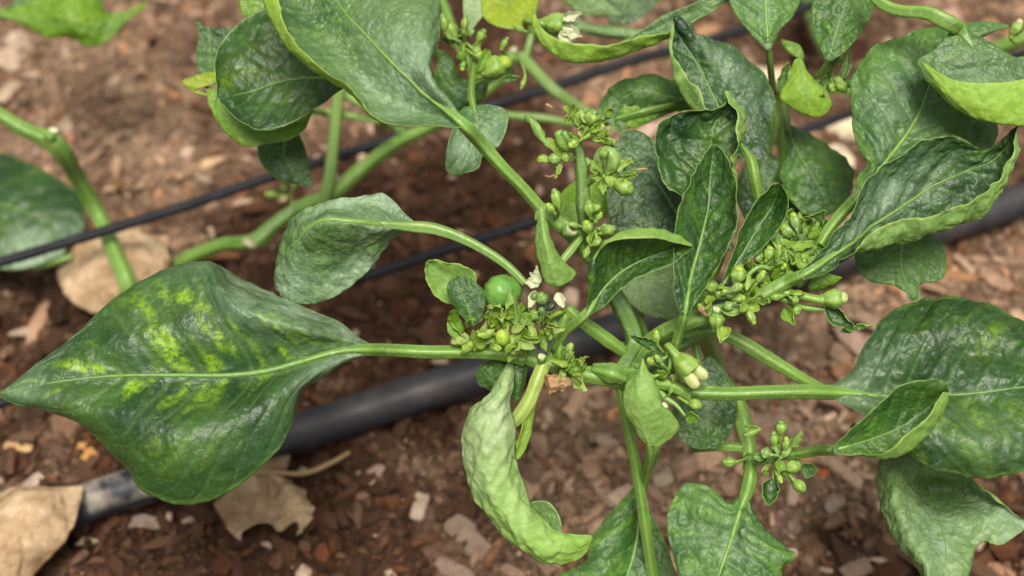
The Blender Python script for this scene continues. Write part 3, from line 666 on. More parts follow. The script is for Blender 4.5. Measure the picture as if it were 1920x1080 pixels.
# ------------------------------------------------------------------ dry leaves
dryl = plain_mat('dry_leaf', (.24, .13, .055), (.74, .57, .36), 55, .7, .8, .002, False, .3, 8)
nt = dryl.node_tree; bs_ = nt.nodes['Principled BSDF']; t_ = nt.nodes.new('ShaderNodeBsdfTranslucent'); t_.inputs['Color'].default_value = (.65, .42, .18, 1)
mx_ = nt.nodes.new('ShaderNodeMixShader'); mx_.inputs[0].default_value = .35; nt.links.new(bs_.outputs[0], mx_.inputs[1]); nt.links.new(t_.outputs[0], mx_.inputs[2])
nt.links.new(mx_.outputs[0], nt.nodes['Material Output'].inputs['Surface'])
def dl(label, cols, h, **k):
    cols = [[(p[0], p[1], dep(p[1], p[2])) for p in c] for c in cols]
    o = leaf(None, cols, kind=dryl, mid=False, name='dry_leaf', **k); tag(o, label, 'dry leaf'); return o
dl('rounded pale tan dry leaf lying behind the left-hand green stem',
   [[(300, 560, 1.2), (250, 590, .9), (185, 585, .7), (135, 555, .8), (117, 505, .9), (135, 462, 1.4)], [(312, 520, 1.6), (270, 520, 2.), (210, 500, 2.4), (160, 465, 2.2), (150, 448, 1.8)], [(318, 500, 1.3), (305, 455, 1.2), (260, 433, 1.2), (210, 430, 1.3), (170, 438, 1.5)]], 0, pucker=2.4, ruffle=.5, veins=6)
o = dl('large tan dry leaf draped over the pipe at the lower left corner',
   [[(155, 910, 2.3), (150, 950, 2.3), (110, 1020, 2.0), (60, 1085, 1.6), (20, 1150, 1.)], [(120, 912, 2.6), (70, 950, 3.4), (10, 1030, 3.2), (-40, 1110, 2.)], [(60, 915, 2.), (10, 925, 1.6), (-60, 980, 1.2), (-120, 1080, .8)]], 0, pucker=1.6, ruffle=.3, veins=2)
o = dl('shrivelled brown dry leaf with a thin stalk below the big mottled leaf',
   [[(462, 880, 1.3), (425, 905, .8), (402, 940, .5), (412, 965, .5), (432, 995, .7), (448, 1014, 1.4)], [(466, 880, 1.5), (450, 915, 1.2), (446, 950, .8), (452, 980, .7), (462, 992, 1.6)],
    [(470, 878, 1.5), (480, 915, 1.5), (478, 950, .7), (488, 972, .7), (500, 980, 1.7)], [(474, 878, 1.5), (505, 905, .9), (512, 940, .6), (520, 970, .7), (524, 996, 1.5)],
    [(478, 878, 1.3), (530, 900, 1.4), (550, 935, 1.2), (560, 960, 1.2), (556, 972, 2.0)], [(482, 878, 1.2), (545, 905, .7), (578, 948, .7), (582, 972, .9), (576, 992, 1.8)]], 0, pucker=2.6, ruffle=.9, veins=3)
tube('petiole', o, [G(470, 885, 1.6, 20), G(510, 886, 1.5, 10), G(570, 887, 1.3, 9), G(620, 868, 1.1, 9), G(655, 848, .8, 8)], 'brown')
o = dl('flat reddish brown dry leaf scrap peeking beneath the big leaf edge', [[(450, 880, .9), (480, 862, .9), (545, 850, .9)], [(450, 890, 1.1), (490, 884, 1.2), (540, 870, 1.)], [(455, 900, .7), (500, 900, .6), (535, 888, .6)]], 0, pucker=2, veins=3)

# ================================================================== PEPPER PLANTS
def plant(px, py, label, group=None):
    g = gpt(px, py, 0); g[2] = ground_h(g[0:1], g[1:2])[0]
    return thing('pepper_plant', label, 'pepper plant', g)

A = plant(1325, 800, 'central pepper plant in sharp focus with a big yellow-mottled leaf and curled buds')
B = plant(330, 480, 'pepper plant behind on the upper left with a long knotty branch and a yellowing leaf')
Cc = plant(245, 535, 'pepper plant at the left edge with a cut-back stem and one rounded leaf')
Dd = plant(-60, 60, 'pepper plant reaching in from the top left corner with a twisted bright leaf')
E = plant(1500, -60, 'pepper plant behind on the upper right with a glowing drooping leaf')

S = lambda *a, **k: tube('stem', *a, **k)
# ---- plant A: stems
S(A, [(1325, 800, dep(800, -.3), 40), (1345, 740, -12, 36), (1340, 680, -7, 34), (1315, 620, -3.2, 32)], 'dark')
S(A, [(1315, 625, -3.2, 30), (1260, 650, -2.4, 32), (1200, 685, -1.2, 36), (1165, 700, -.6, 40)], 'dark')
S(A, [(945, 655, -.1, 18), (985, 668, 0, 28), (1020, 680, .1, 28), (1090, 700, -.1, 32), (1165, 708, -.3, 38), (1200, 708, -.4, 30), (1232, 722, -.2, 22)], 'green', seed=3)
S(A, [(1160, 700, -.5, 34), (1178, 672, -.8, 30), (1190, 640, -1.2, 32), (1165, 575, -1.0, 34), (1138, 530, -.8, 30), (1112, 470, -.5, 28), (1096, 400, 0, 28), (1092, 330, .3, 24), (1085, 285, .5, 20), (1080, 262, .6, 16)], 'dark')
S(A, [(1172, 662, -.8, 22), (1125, 628, -.3, 26), (1082, 596, .2, 22), (1064, 578, .3, 20)], 'green')
S(A, [(1060, 590, .4, 18), (1052, 618, .3, 16), (1040, 650, .1, 15), (1032, 672, 0, 18)], 'green')
S(A, [(1215, 640, -1.2, 26), (1240, 625, -.8, 30), (1300, 598, -.2, 32), (1370, 578, .1, 32), (1430, 552, .4, 28), (1490, 518, .6, 26)], 'green')
S(A, [(1190, 690, -.6, 22), (1230, 640, -1.3, 20), (1300, 622, -1.1, 16), (1345, 618, -.7, 16)], 'green')
S(A, [(1325, 610, -2.0, 22), (1380, 636, -2.0, 25), (1440, 672, -2.1, 25), (1510, 714, -2.3, 22), (1560, 740, -3.2, 18)], 'green', label='slanting side shoot that runs behind the right-hand broad leaf')
S(A, [(1335, 690, -8, 18), (1375, 740, -4.4, 26), (1392, 790, -3.3, 34), (1403, 840, -3, 28), (1403, 880, -2.8, 22)], 'green')
S(A, [(1300, 842, -5, 16), (1345, 838, -3.4, 17), (1400, 840, -3, 18)], 'green')
S(A, [(1012, 392, .2, 30), (1042, 415, 0, 30), (1070, 436, -.1, 30), (1092, 462, -.4, 26), (1108, 490, -.6, 22)], 'green', seed=9)
S(A, [(1098, 300, .2, 14), (1130, 330, .6, 10)], 'pale', ridge=0)
S(A, [(1090, 445, .1, 13), (1062, 480, .5, 15), (1045, 500, .6, 12)], 'pale')
S(A, [(1160, 720, -.4, 16), (1172, 780, -1.1, 18), (1190, 860, -2.0, 20), (1206, 960, -3.0, 21), (1225, 1090, -4.4, 22)], 'green', label='long pale ribbed shoot running down to the bottom edge')
S(A, [(1112, 692, 0, 28), (1150, 700, .2, 34), (1172, 710, .1, 28)], 'green', bumps=.2)
# cut ends
def cutend(par, x, y, d, wpx, ang, mat='cream', up=1.2, body='green'):
    o = blob('pruned_stub', par, x, y, d, ang, [(0, .95), (.5, 1.), (.9, 1.), (.96, .9), (1., .5)], wpx * .8, wpx, up, body, ridge=.03)
    k = wpx * .74 / math.sqrt(1 + up * up); a = math.radians(ang)
    blob('cut_face', o, x + math.cos(a) * k, y - math.sin(a) * k, d + up * k / PXCM, ang, [(0, .6), (.35, .95), (.6, .9), (.55, .55), (.35, .3), (.3, .05)], wpx * .2, wpx * .86, up, mat, ridge=.02)
cutend(A, 1016, 676, .5, 17, 95, 'cream')
cutend(A, 1062, 434, .3, 27, 20, 'tancut', 1.5, 'pale')
cutend(A, 1243, 768, .5, 19, 90, 'cream', 2.)
cutend(A, 1342, 590, 1., 17, 85, 'cream', .8)

# ---- plant A: the large leaves
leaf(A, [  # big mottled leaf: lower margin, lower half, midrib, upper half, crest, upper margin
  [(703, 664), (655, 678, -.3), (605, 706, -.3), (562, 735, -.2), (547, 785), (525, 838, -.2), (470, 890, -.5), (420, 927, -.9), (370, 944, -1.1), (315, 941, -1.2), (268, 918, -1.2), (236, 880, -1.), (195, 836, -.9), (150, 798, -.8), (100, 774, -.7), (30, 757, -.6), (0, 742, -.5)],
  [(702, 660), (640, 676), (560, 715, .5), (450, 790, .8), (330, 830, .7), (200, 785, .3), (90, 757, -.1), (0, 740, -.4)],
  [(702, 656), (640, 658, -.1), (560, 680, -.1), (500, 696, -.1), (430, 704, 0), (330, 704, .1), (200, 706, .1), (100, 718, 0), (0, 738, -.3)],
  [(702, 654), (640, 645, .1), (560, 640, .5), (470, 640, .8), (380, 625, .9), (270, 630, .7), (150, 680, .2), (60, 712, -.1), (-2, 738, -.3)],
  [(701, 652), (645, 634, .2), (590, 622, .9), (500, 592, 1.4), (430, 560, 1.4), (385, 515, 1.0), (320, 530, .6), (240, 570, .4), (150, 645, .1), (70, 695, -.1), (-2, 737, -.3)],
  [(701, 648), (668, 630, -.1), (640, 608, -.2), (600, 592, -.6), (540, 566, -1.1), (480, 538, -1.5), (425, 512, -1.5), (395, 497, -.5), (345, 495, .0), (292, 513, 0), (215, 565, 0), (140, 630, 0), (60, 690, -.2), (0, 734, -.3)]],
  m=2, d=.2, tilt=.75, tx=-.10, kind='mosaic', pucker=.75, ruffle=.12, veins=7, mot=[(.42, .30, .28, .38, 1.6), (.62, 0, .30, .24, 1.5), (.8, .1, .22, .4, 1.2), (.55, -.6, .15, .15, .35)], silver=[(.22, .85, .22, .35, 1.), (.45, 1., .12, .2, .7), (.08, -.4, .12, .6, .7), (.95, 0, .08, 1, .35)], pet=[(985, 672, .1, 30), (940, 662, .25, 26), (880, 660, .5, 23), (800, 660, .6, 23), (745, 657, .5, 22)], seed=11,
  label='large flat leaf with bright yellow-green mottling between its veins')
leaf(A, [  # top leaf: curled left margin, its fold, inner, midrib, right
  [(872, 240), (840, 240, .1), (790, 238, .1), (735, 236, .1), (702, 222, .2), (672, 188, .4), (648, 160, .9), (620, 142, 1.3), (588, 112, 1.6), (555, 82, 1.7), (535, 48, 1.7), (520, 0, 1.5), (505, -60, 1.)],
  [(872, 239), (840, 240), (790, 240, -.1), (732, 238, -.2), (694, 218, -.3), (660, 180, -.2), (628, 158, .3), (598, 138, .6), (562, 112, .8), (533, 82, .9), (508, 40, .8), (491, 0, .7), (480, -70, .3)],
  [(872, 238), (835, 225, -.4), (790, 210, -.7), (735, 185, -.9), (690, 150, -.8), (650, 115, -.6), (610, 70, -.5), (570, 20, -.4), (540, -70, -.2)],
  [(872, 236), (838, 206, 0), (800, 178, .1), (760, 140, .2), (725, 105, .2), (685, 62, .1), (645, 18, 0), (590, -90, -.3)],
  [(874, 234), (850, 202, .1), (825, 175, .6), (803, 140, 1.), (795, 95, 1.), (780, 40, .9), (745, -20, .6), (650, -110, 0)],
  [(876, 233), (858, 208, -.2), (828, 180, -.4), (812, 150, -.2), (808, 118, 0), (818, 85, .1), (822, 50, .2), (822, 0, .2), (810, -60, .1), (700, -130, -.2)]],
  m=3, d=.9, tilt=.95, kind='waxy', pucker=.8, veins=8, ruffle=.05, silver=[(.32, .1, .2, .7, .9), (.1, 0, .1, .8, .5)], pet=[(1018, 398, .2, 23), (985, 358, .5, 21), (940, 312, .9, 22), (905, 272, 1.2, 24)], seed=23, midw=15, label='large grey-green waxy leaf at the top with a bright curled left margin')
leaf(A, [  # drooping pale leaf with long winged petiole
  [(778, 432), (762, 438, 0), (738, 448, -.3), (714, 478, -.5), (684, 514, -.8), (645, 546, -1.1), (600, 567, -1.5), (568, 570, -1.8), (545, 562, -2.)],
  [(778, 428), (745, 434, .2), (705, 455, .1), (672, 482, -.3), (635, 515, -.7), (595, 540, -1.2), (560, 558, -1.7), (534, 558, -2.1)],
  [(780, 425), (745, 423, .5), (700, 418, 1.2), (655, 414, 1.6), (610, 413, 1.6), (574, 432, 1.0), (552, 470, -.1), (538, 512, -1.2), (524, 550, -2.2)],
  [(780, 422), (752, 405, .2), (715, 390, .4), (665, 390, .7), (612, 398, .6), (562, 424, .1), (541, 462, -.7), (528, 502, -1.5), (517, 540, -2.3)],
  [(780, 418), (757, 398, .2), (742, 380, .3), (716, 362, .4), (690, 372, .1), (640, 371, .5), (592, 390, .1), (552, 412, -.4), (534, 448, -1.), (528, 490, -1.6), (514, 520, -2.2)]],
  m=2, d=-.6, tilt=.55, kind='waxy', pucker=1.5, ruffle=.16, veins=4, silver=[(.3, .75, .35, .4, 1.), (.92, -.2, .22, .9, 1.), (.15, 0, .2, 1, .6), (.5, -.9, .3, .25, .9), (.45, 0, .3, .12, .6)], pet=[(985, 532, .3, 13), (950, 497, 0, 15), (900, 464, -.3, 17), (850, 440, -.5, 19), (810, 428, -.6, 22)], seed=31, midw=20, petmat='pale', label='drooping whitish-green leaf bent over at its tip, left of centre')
leaf(A, [[(905, 196), (950, 208), (952, 238), (936, 272), (906, 292), (897, 318), (862, 330)], [(886, 197), (895, 240, .1), (880, 285, .1), (860, 328)], [(870, 200), (848, 240, .2), (838, 275, .2), (838, 318, .1), (856, 330)]],
  m=1, d=-2.2, tilt=.8, cup=.3, silver=[(.6, 0, .5, 1, .8)], kind='mid', pucker=2.2, ruffle=.12, veins=4, pet=[(900, 60, -9, 12), (885, 150, -5, 12), (884, 190, -2.6, 14)], label='small rounded leaf with pale rim behind the long petiole')
leaf(A, [  # tall dark pointed leaf (behind)
  [(1400, 300), (1340, 260, .3), (1325, 204, .5), (1312, 168, .6), (1290, 150, .5), (1272, 120, .3), (1260, 100, .1), (1262, 70, 0), (1262, 26)],
  [(1400, 300), (1335, 265, 0), (1300, 210, 0), (1278, 172, 0), (1262, 145, 0), (1256, 110, 0), (1256, 70, -.1), (1261, 26)],
  [(1410, 300), (1365, 240, -.4), (1335, 180, -.5), (1305, 120, -.5), (1280, 80, -.4), (1266, 50, -.2), (1262, 26)],
  [(1425, 300), (1400, 220, -.2), (1375, 160, -.2), (1335, 110, -.2), (1300, 75, -.2), (1275, 50), (1262, 26)],
  [(1438, 300), (1448, 245, -.5), (1450, 195, -.6), (1436, 145, -.6), (1400, 108, -.6), (1350, 80, -.5), (1305, 66, -.3), (1295, 45, -.1), (1264, 27)]],
  m=2, d=-2.4, tilt=.4, kind='deep', pucker=1.6, ruffle=.06, silver=[(.5, .5, .3, .3, .3)], veins=6, pet=[(1420, 520, -3.5, 14), (1425, 400, -2.4, 16), (1412, 320, -1.7, 20)], seed=41, label='tall dark pointed leaf with a yellow-green folded left edge')
leaf(A, [[(1345, 470), (1290, 375, .1), (1250, 340, .2), (1232, 300, .2), (1228, 260, .1), (1242, 225, .1), (1280, 206, .1), (1325, 206, .2), (1362, 188, .2)],
  [(1350, 470), (1320, 370, -.5), (1290, 310, -.6), (1275, 270, -.6), (1290, 230, -.4), (1330, 215, -.2), (1368, 185, .1)],
  [(1355, 470), (1345, 360, -.5), (1335, 300, -.7), (1335, 250, -.7), (1350, 210, -.5), (1366, 180, .1)],
  [(1365, 470), (1375, 360, -.2), (1385, 290, -.3), (1392, 250, -.2), (1392, 210, 0), (1366, 172, .2)],
  [(1370, 470), (1385, 350, 0), (1378, 290, .5), (1384, 250, .7), (1380, 210, .7), (1360, 170, .4)]],
  m=2, d=-.2, tilt=.4, kind='deep', pucker=3.0, ruffle=.12, veins=6, pet=[(1300, 600, -1.5, 14), (1340, 510, -1., 16)], seed=43, label='round dark blistered leaf with a curled pale rim holding a water drop')
leaf(A, [[(1278, 590), (1258, 540, .1), (1262, 490, .2), (1264, 440, .3), (1270, 400, .4), (1286, 350, .5), (1310, 308, .5), (1338, 270, .2)],
  [(1282, 590), (1278, 530, -.1), (1290, 470, -.1), (1295, 410, -.1), (1308, 350, 0), (1322, 310, .1), (1339, 270, .2)],
  [(1284, 590), (1295, 520, -.3), (1312, 460, -.4), (1325, 400, -.4), (1330, 350, -.3), (1334, 310, -.1), (1340, 270, .2)],
  [(1287, 590), (1320, 525, -.1), (1350, 460, -.1), (1362, 400, -.1), (1360, 350, 0), (1350, 310, 0), (1340, 270, .2)],
  [(1290, 592), (1325, 540, .1), (1358, 485, .2), (1382, 425, .4), (1384, 380, .5), (1378, 335, .5), (1366, 300, .4), (1341, 270, .2)]],
  m=2, d=1.3, tilt=.25, kind='dark', pucker=1.7, ruffle=.1, veins=7, pet=[(1256, 700, -.4, 17), (1264, 655, .2, 17), (1276, 615, .9, 17)], seed=47, midw=16, label='tall upright dark green leaf with raised pale edges at the centre')
leaf(A, [[(1098, 590), (1108, 540, .2), (1112, 500, .5), (1125, 470, .9), (1145, 452, 1.2), (1185, 447, 1.3), (1230, 447, 1.2), (1268, 455, .8), (1297, 463, .3)],
  [(1098, 588), (1108, 530, .4), (1115, 480, .8), (1140, 446, 1.1), (1182, 431, 1.1), (1232, 431, .9), (1270, 443, .7), (1299, 461, .3)],
  [(1099, 590), (1122, 530, -.1), (1145, 485, 0), (1180, 462, .1), (1225, 458, .1), (1265, 458, .1), (1298, 463, .2)],
  [(1100, 590), (1130, 545, -.4), (1160, 515, -.4), (1195, 493, -.4), (1240, 475, -.3), (1275, 466, 0), (1297, 463, .2)],
  [(1103, 592), (1135, 572, -.2), (1165, 545, -.1), (1205, 520, 0), (1250, 502, 0), (1275, 485, .1), (1296, 464, .2)]],
  m=3, d=1.7, tilt=.2, kind='dark', pucker=1.2, ruffle=.08, veins=6, pet=[(1040, 660, .2, 16), (1062, 620, .8, 17), (1084, 602, 1.4, 19)], seed=53, midw=12, label='boat-shaped leaf with a pale crinkled upper rim and pointed tip')
leaf(A, [[(1352, 530), (1372, 480, .2), (1385, 430, .3), (1400, 405, .4), (1425, 370, .5), (1450, 346, .5), (1462, 342, .4)], [(1356, 532), (1395, 470, -.2), (1425, 420, -.3), (1448, 385, -.3), (1462, 344, .3)], [(1362, 534), (1400, 492, 0), (1435, 462, .1), (1462, 432, .2), (1478, 395, .4), (1478, 362, .5), (1466, 344, .4)]],
  m=1, d=.3, tilt=.2, kind='dark', pucker=1.3, ruffle=.1, veins=5, pet=[(1290, 610, -.4, 10), (1325, 575, 0, 11)], label='narrow cupped leaf with a thin pale rim right of the upright one')
leaf(A, [[(1278, 440), (1230, 445), (1180, 440), (1148, 430), (1138, 380), (1136, 320), (1140, 270), (1150, 262)], [(1278, 415), (1262, 390, .2), (1230, 340, .2), (1190, 295, .1), (1160, 263)], [(1285, 400), (1272, 350), (1255, 300), (1222, 260), (1185, 243), (1160, 255)]],
  m=1, d=-3.6, tilt=.6, kind='deep', pucker=.8, veins=5, pet=[(1330, 600, -5, 14), (1300, 480, -4, 14)], label='blurred dark leaf behind the flower spray')
leaf(A, [[(1180, 500), (1160, 535), (1200, 585), (1260, 600), (1300, 598), (1340, 560)], [(1200, 490), (1240, 530, .2), (1290, 560, .2), (1345, 555)], [(1230, 480), (1290, 490), (1330, 510), (1350, 550)]],
  m=1, d=-4.2, tilt=.6, kind='pale', pucker=.8, veins=5, pet=[(1230, 680, -5, 12), (1195, 560, -4.6, 12)], label='dull bluish leaf low down behind the central stems')
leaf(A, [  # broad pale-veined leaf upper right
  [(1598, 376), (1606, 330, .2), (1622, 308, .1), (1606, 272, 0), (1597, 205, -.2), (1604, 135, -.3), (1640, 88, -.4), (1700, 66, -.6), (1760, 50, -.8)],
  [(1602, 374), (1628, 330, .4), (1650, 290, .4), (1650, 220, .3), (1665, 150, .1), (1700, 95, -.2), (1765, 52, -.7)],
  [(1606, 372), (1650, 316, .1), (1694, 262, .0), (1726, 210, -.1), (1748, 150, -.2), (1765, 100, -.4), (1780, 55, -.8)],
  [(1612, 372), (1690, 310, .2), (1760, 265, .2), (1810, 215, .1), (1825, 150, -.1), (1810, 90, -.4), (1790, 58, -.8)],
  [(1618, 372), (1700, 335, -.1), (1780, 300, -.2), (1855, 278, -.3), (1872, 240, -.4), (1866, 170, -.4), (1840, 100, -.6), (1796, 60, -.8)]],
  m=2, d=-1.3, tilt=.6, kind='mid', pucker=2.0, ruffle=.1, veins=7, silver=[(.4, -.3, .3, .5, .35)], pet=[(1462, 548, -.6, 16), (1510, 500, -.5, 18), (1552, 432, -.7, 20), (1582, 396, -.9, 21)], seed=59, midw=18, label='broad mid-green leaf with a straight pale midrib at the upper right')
leaf(A, [  # spoon leaf right: top margin, upper, mid, fold silhouette, curled margin
  [(1498, 512), (1550, 450, .3), (1595, 405, .3), (1618, 350, .3), (1660, 305, .3), (1720, 268, .2), (1770, 250, .1), (1812, 262, -.2), (1838, 282, -.5), (1878, 262, -.1), (1906, 236, .5)],
  [(1500, 514), (1560, 458, -.1), (1612, 410, -.3), (1660, 350, -.5), (1720, 310, -.6), (1780, 290, -.7), (1830, 295, -.7), (1875, 275, -.2), (1907, 236, .5)],
  [(1502, 518), (1570, 470, -.3), (1625, 430, -.7), (1690, 385, -.9), (1750, 345, -1.), (1810, 320, -1.), (1860, 300, -.7), (1890, 270, -.1), (1908, 236, .5)],
  [(1505, 522), (1560, 500, -.5), (1605, 475, -.9), (1660, 448, -1.), (1740, 420, -1.1), (1810, 385, -1.), (1860, 345, -.8), (1895, 295, -.2), (1909, 237, .5)],
  [(1505, 524), (1560, 512, -.3), (1600, 478, -.2), (1625, 471, 0), (1690, 462, 0), (1760, 442, 0), (1830, 410, 0), (1875, 360, .1), (1902, 300, .3), (1909, 237, .5)],
  [(1506, 524), (1558, 514, -.2), (1592, 488, .2), (1612, 458, .5), (1642, 428, .8), (1700, 414, .9), (1770, 402, .9), (1830, 372, .9), (1872, 335, .8), (1896, 290, .6), (1909, 237, .6)]],
  m=2, d=.7, tilt=.35, silver=[(.35, -.3, .3, .5, .45)], kind='deep', pucker=2.2, ruffle=.07, veins=7, pet=[(1418, 562, .4, 19), (1455, 540, .5, 20), (1485, 522, .7, 20)], seed=61, label='large blistered blue-green leaf with a rolled yellow-green lower edge')
leaf(A, [[(1680, 420), (1610, 450), (1606, 500), (1635, 530), (1682, 530), (1700, 555)], [(1700, 430), (1690, 480, .2), (1700, 530, .1), (1722, 572)], [(1755, 440), (1773, 480), (1766, 522), (1722, 535), (1728, 562)]],
  m=1, d=-2.8, tilt=.6, kind='mid', pucker=1.2, ruffle=.15, veins=4, pet=[(1500, 520, -2, 10), (1620, 440, -2.6, 11)], label='small frilled leaf under the rolled edge of the blue-green leaf')
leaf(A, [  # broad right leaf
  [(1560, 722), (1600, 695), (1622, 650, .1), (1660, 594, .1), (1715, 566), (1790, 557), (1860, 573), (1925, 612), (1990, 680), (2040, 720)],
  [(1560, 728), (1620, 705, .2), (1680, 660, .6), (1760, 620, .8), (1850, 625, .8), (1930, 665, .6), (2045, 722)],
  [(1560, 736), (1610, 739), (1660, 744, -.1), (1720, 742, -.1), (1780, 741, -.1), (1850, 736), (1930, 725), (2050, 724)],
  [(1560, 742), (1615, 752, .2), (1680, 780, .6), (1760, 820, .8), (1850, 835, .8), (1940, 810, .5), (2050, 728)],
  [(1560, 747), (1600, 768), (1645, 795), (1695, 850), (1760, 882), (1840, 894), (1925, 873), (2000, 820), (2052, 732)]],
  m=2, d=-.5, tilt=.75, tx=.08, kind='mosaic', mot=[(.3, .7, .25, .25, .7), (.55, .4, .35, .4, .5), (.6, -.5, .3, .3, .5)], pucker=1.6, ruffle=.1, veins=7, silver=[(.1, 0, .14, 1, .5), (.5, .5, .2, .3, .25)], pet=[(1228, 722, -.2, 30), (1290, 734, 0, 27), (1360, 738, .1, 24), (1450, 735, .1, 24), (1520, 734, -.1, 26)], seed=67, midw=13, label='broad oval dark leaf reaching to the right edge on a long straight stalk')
leaf(A, [
  [(1560, 840), (1600, 800, .2), (1640, 765, .3), (1685, 724, .3), (1735, 711, .3), (1768, 713, .3), (1776, 716, .4)],
  [(1560, 842), (1620, 805, -.1), (1670, 770, -.2), (1720, 740, -.1), (1777, 720, .4)],
  [(1562, 845), (1630, 825, -.3), (1690, 800, -.5), (1745, 760, -.3), (1778, 725, .3)],
  [(1563, 850), (1612, 856, -.1), (1660, 860, 0), (1705, 846, .1), (1745, 808, .2), (1768, 775, .4), (1779, 735, .6)],
  [(1563, 850), (1612, 855, .1), (1655, 852, .5), (1692, 822, .8), (1730, 788, .9), (1752, 764, .9), (1768, 735, .8)]],
  m=2, d=1.9, tilt=.35, kind='dark', pucker=1.3, ruffle=.05, veins=6, pet=[(1440, 857, -1.9, 12), (1480, 854, -1.1, 15), (1530, 845, -.1, 18)], seed=71, label='upturned pointed leaf with a yellow-green folded edge, in front of the broad oval leaf')
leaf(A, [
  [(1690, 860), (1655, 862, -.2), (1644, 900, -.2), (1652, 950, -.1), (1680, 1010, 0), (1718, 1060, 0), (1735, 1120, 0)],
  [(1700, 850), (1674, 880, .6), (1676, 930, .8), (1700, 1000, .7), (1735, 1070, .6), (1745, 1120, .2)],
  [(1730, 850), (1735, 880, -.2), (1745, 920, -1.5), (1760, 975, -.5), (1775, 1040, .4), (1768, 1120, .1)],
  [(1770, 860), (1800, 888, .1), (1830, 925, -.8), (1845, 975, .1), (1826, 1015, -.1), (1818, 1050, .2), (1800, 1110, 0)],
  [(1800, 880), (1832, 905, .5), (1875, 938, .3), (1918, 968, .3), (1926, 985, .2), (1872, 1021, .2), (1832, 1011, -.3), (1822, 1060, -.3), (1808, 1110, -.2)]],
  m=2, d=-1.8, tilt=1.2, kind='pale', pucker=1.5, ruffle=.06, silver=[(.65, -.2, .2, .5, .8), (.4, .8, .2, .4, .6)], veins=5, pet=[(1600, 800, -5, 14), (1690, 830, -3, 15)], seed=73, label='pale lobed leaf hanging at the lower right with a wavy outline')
leaf(A, [
  [(1395, 925), (1362, 948, .1), (1338, 925, .2), (1290, 905, .3), (1262, 935, .5), (1250, 985, .4), (1262, 1040, .3), (1285, 1120, .1)],
  [(1397, 925), (1370, 960, .3), (1335, 960, .5), (1305, 990, .4), (1295, 1050, .3), (1305, 1120, .1)],
  [(1400, 925), (1384, 965, .1), (1372, 1005, 0), (1352, 1060, 0), (1330, 1130, 0)],
  [(1402, 925), (1402, 975, .2), (1415, 1020, .4), (1425, 1060, .3), (1390, 1130, .1)],
  [(1408, 925), (1412, 975, -.1), (1440, 1010, -.2), (1470, 1030, 0), (1489, 1041, .1), (1487, 1045, .1), (1462, 1065, -.2), (1450, 1100, -.3), (1410, 1140, -.1)]],
  m=2, d=-1.4, tilt=.8, silver=[(.4, 0, .3, .6, .5)], kind='mid', pucker=2.8, ruffle=.14, veins=5, pet=[(1406, 868, -2.6, 18), (1408, 890, -2.1, 24)], seed=79, midw=22, label='crinkled lobed leaf at the bottom edge with a broad pale midrib')
leaf(A, [
  [(1198, 895), (1180, 925), (1140, 970), (1108, 1010), (1100, 1050), (1040, 1085), (1030, 1140)],
  [(1200, 895), (1178, 960, .2), (1150, 1020, .3), (1120, 1080, .2), (1090, 1160)],
  [(1203, 895), (1200, 960, -.1), (1190, 1030, -.2), (1170, 1100, -.2), (1150, 1170)],
  [(1206, 895), (1216, 950), (1240, 1000), (1262, 1060), (1265, 1110), (1220, 1170)]],
  m=2, d=-4.2, tilt=.6, kind='mid', pucker=1., veins=5, pet=[(1228, 835, -2.0, 20), (1222, 860, -3, 24), (1208, 885, -3.8, 26)], seed=83, midw=14, label='leaf behind the long pale shoot at the bottom edge')
leaf(A, [  # rolled hanging leaf, underside outward
  [(962, 684), (963, 720, .2), (962, 760, .3), (970, 810, .3), (970, 855, .2), (984, 905, 0), (1000, 945, 0), (1018, 968, .2), (1040, 992, .3), (1066, 1004, .3), (1108, 1004, .2)],
  [(958, 680), (950, 730, .9), (940, 790, 1.1), (940, 850, 1.1), (955, 910, .9), (985, 965, .8), (1020, 1005, .8), (1060, 1018, .6), (1110, 1007, .2)],
  [(955, 679), (930, 735, 1.0), (908, 795, 1.2), (905, 860, 1.2), (922, 925, 1.), (955, 985, .9), (1000, 1025, .8), (1055, 1036, .6), (1110, 1012, .2)],
  [(952, 680), (918, 735, .6), (882, 795, .7), (880, 860, .7), (898, 920, .6), (935, 985, .5), (985, 1035, .4), (1045, 1052, .4), (1106, 1022, .2)],
  [(950, 682), (924, 722, 0), (882, 768, 0), (862, 812, 0), (866, 872, 0), (882, 925, 0), (922, 985, 0), (978, 1038, 0), (1040, 1058, .1), (1095, 1042, .1), (1109, 1012, .2)]],
  m=0, d=.4, tilt=.1, kind='pale', silver=[(.22, .5, .33, 1.2, 1.), (.5, .3, .25, .7, .5)], face=-1, pucker=1.6, ruffle=.02, veins=9, seed=89, mid=False, label='long rolled leaf hanging like a sickle with its pale wrinkled underside outward')
leaf(A, [[(1000, 940), (1030, 942), (1052, 975), (1052, 1002)], [(992, 945), (1015, 960, -.3), (1035, 985, -.2), (1048, 1003)], [(985, 950), (1000, 975, -.6), (1030, 1000, -.3), (1046, 1004)]], m=1, d=.05, tilt=.3, kind='pale', veins=3, mid=False, pucker=.8, label='inner face of the rolled leaf showing at its lower bend')
tube('petiole', A, [(1020, 682, .2, 30), (1008, 712, .4, 26), (992, 752, .4, 26), (972, 782, .2, 26), (955, 800, 0, 18)], 'yellow')
leaf(A, [[(1003, 745), (985, 785, .3), (972, 830, .3), (966, 862, .1)], [(1003, 748), (990, 800, .0), (974, 850, 0), (968, 863)], [(1006, 752), (998, 805, -.1), (985, 842), (974, 860)]], m=1, d=.2, kind='lime', veins=3, mid=False, pucker=1.2, ruffle=.08, face=-1)
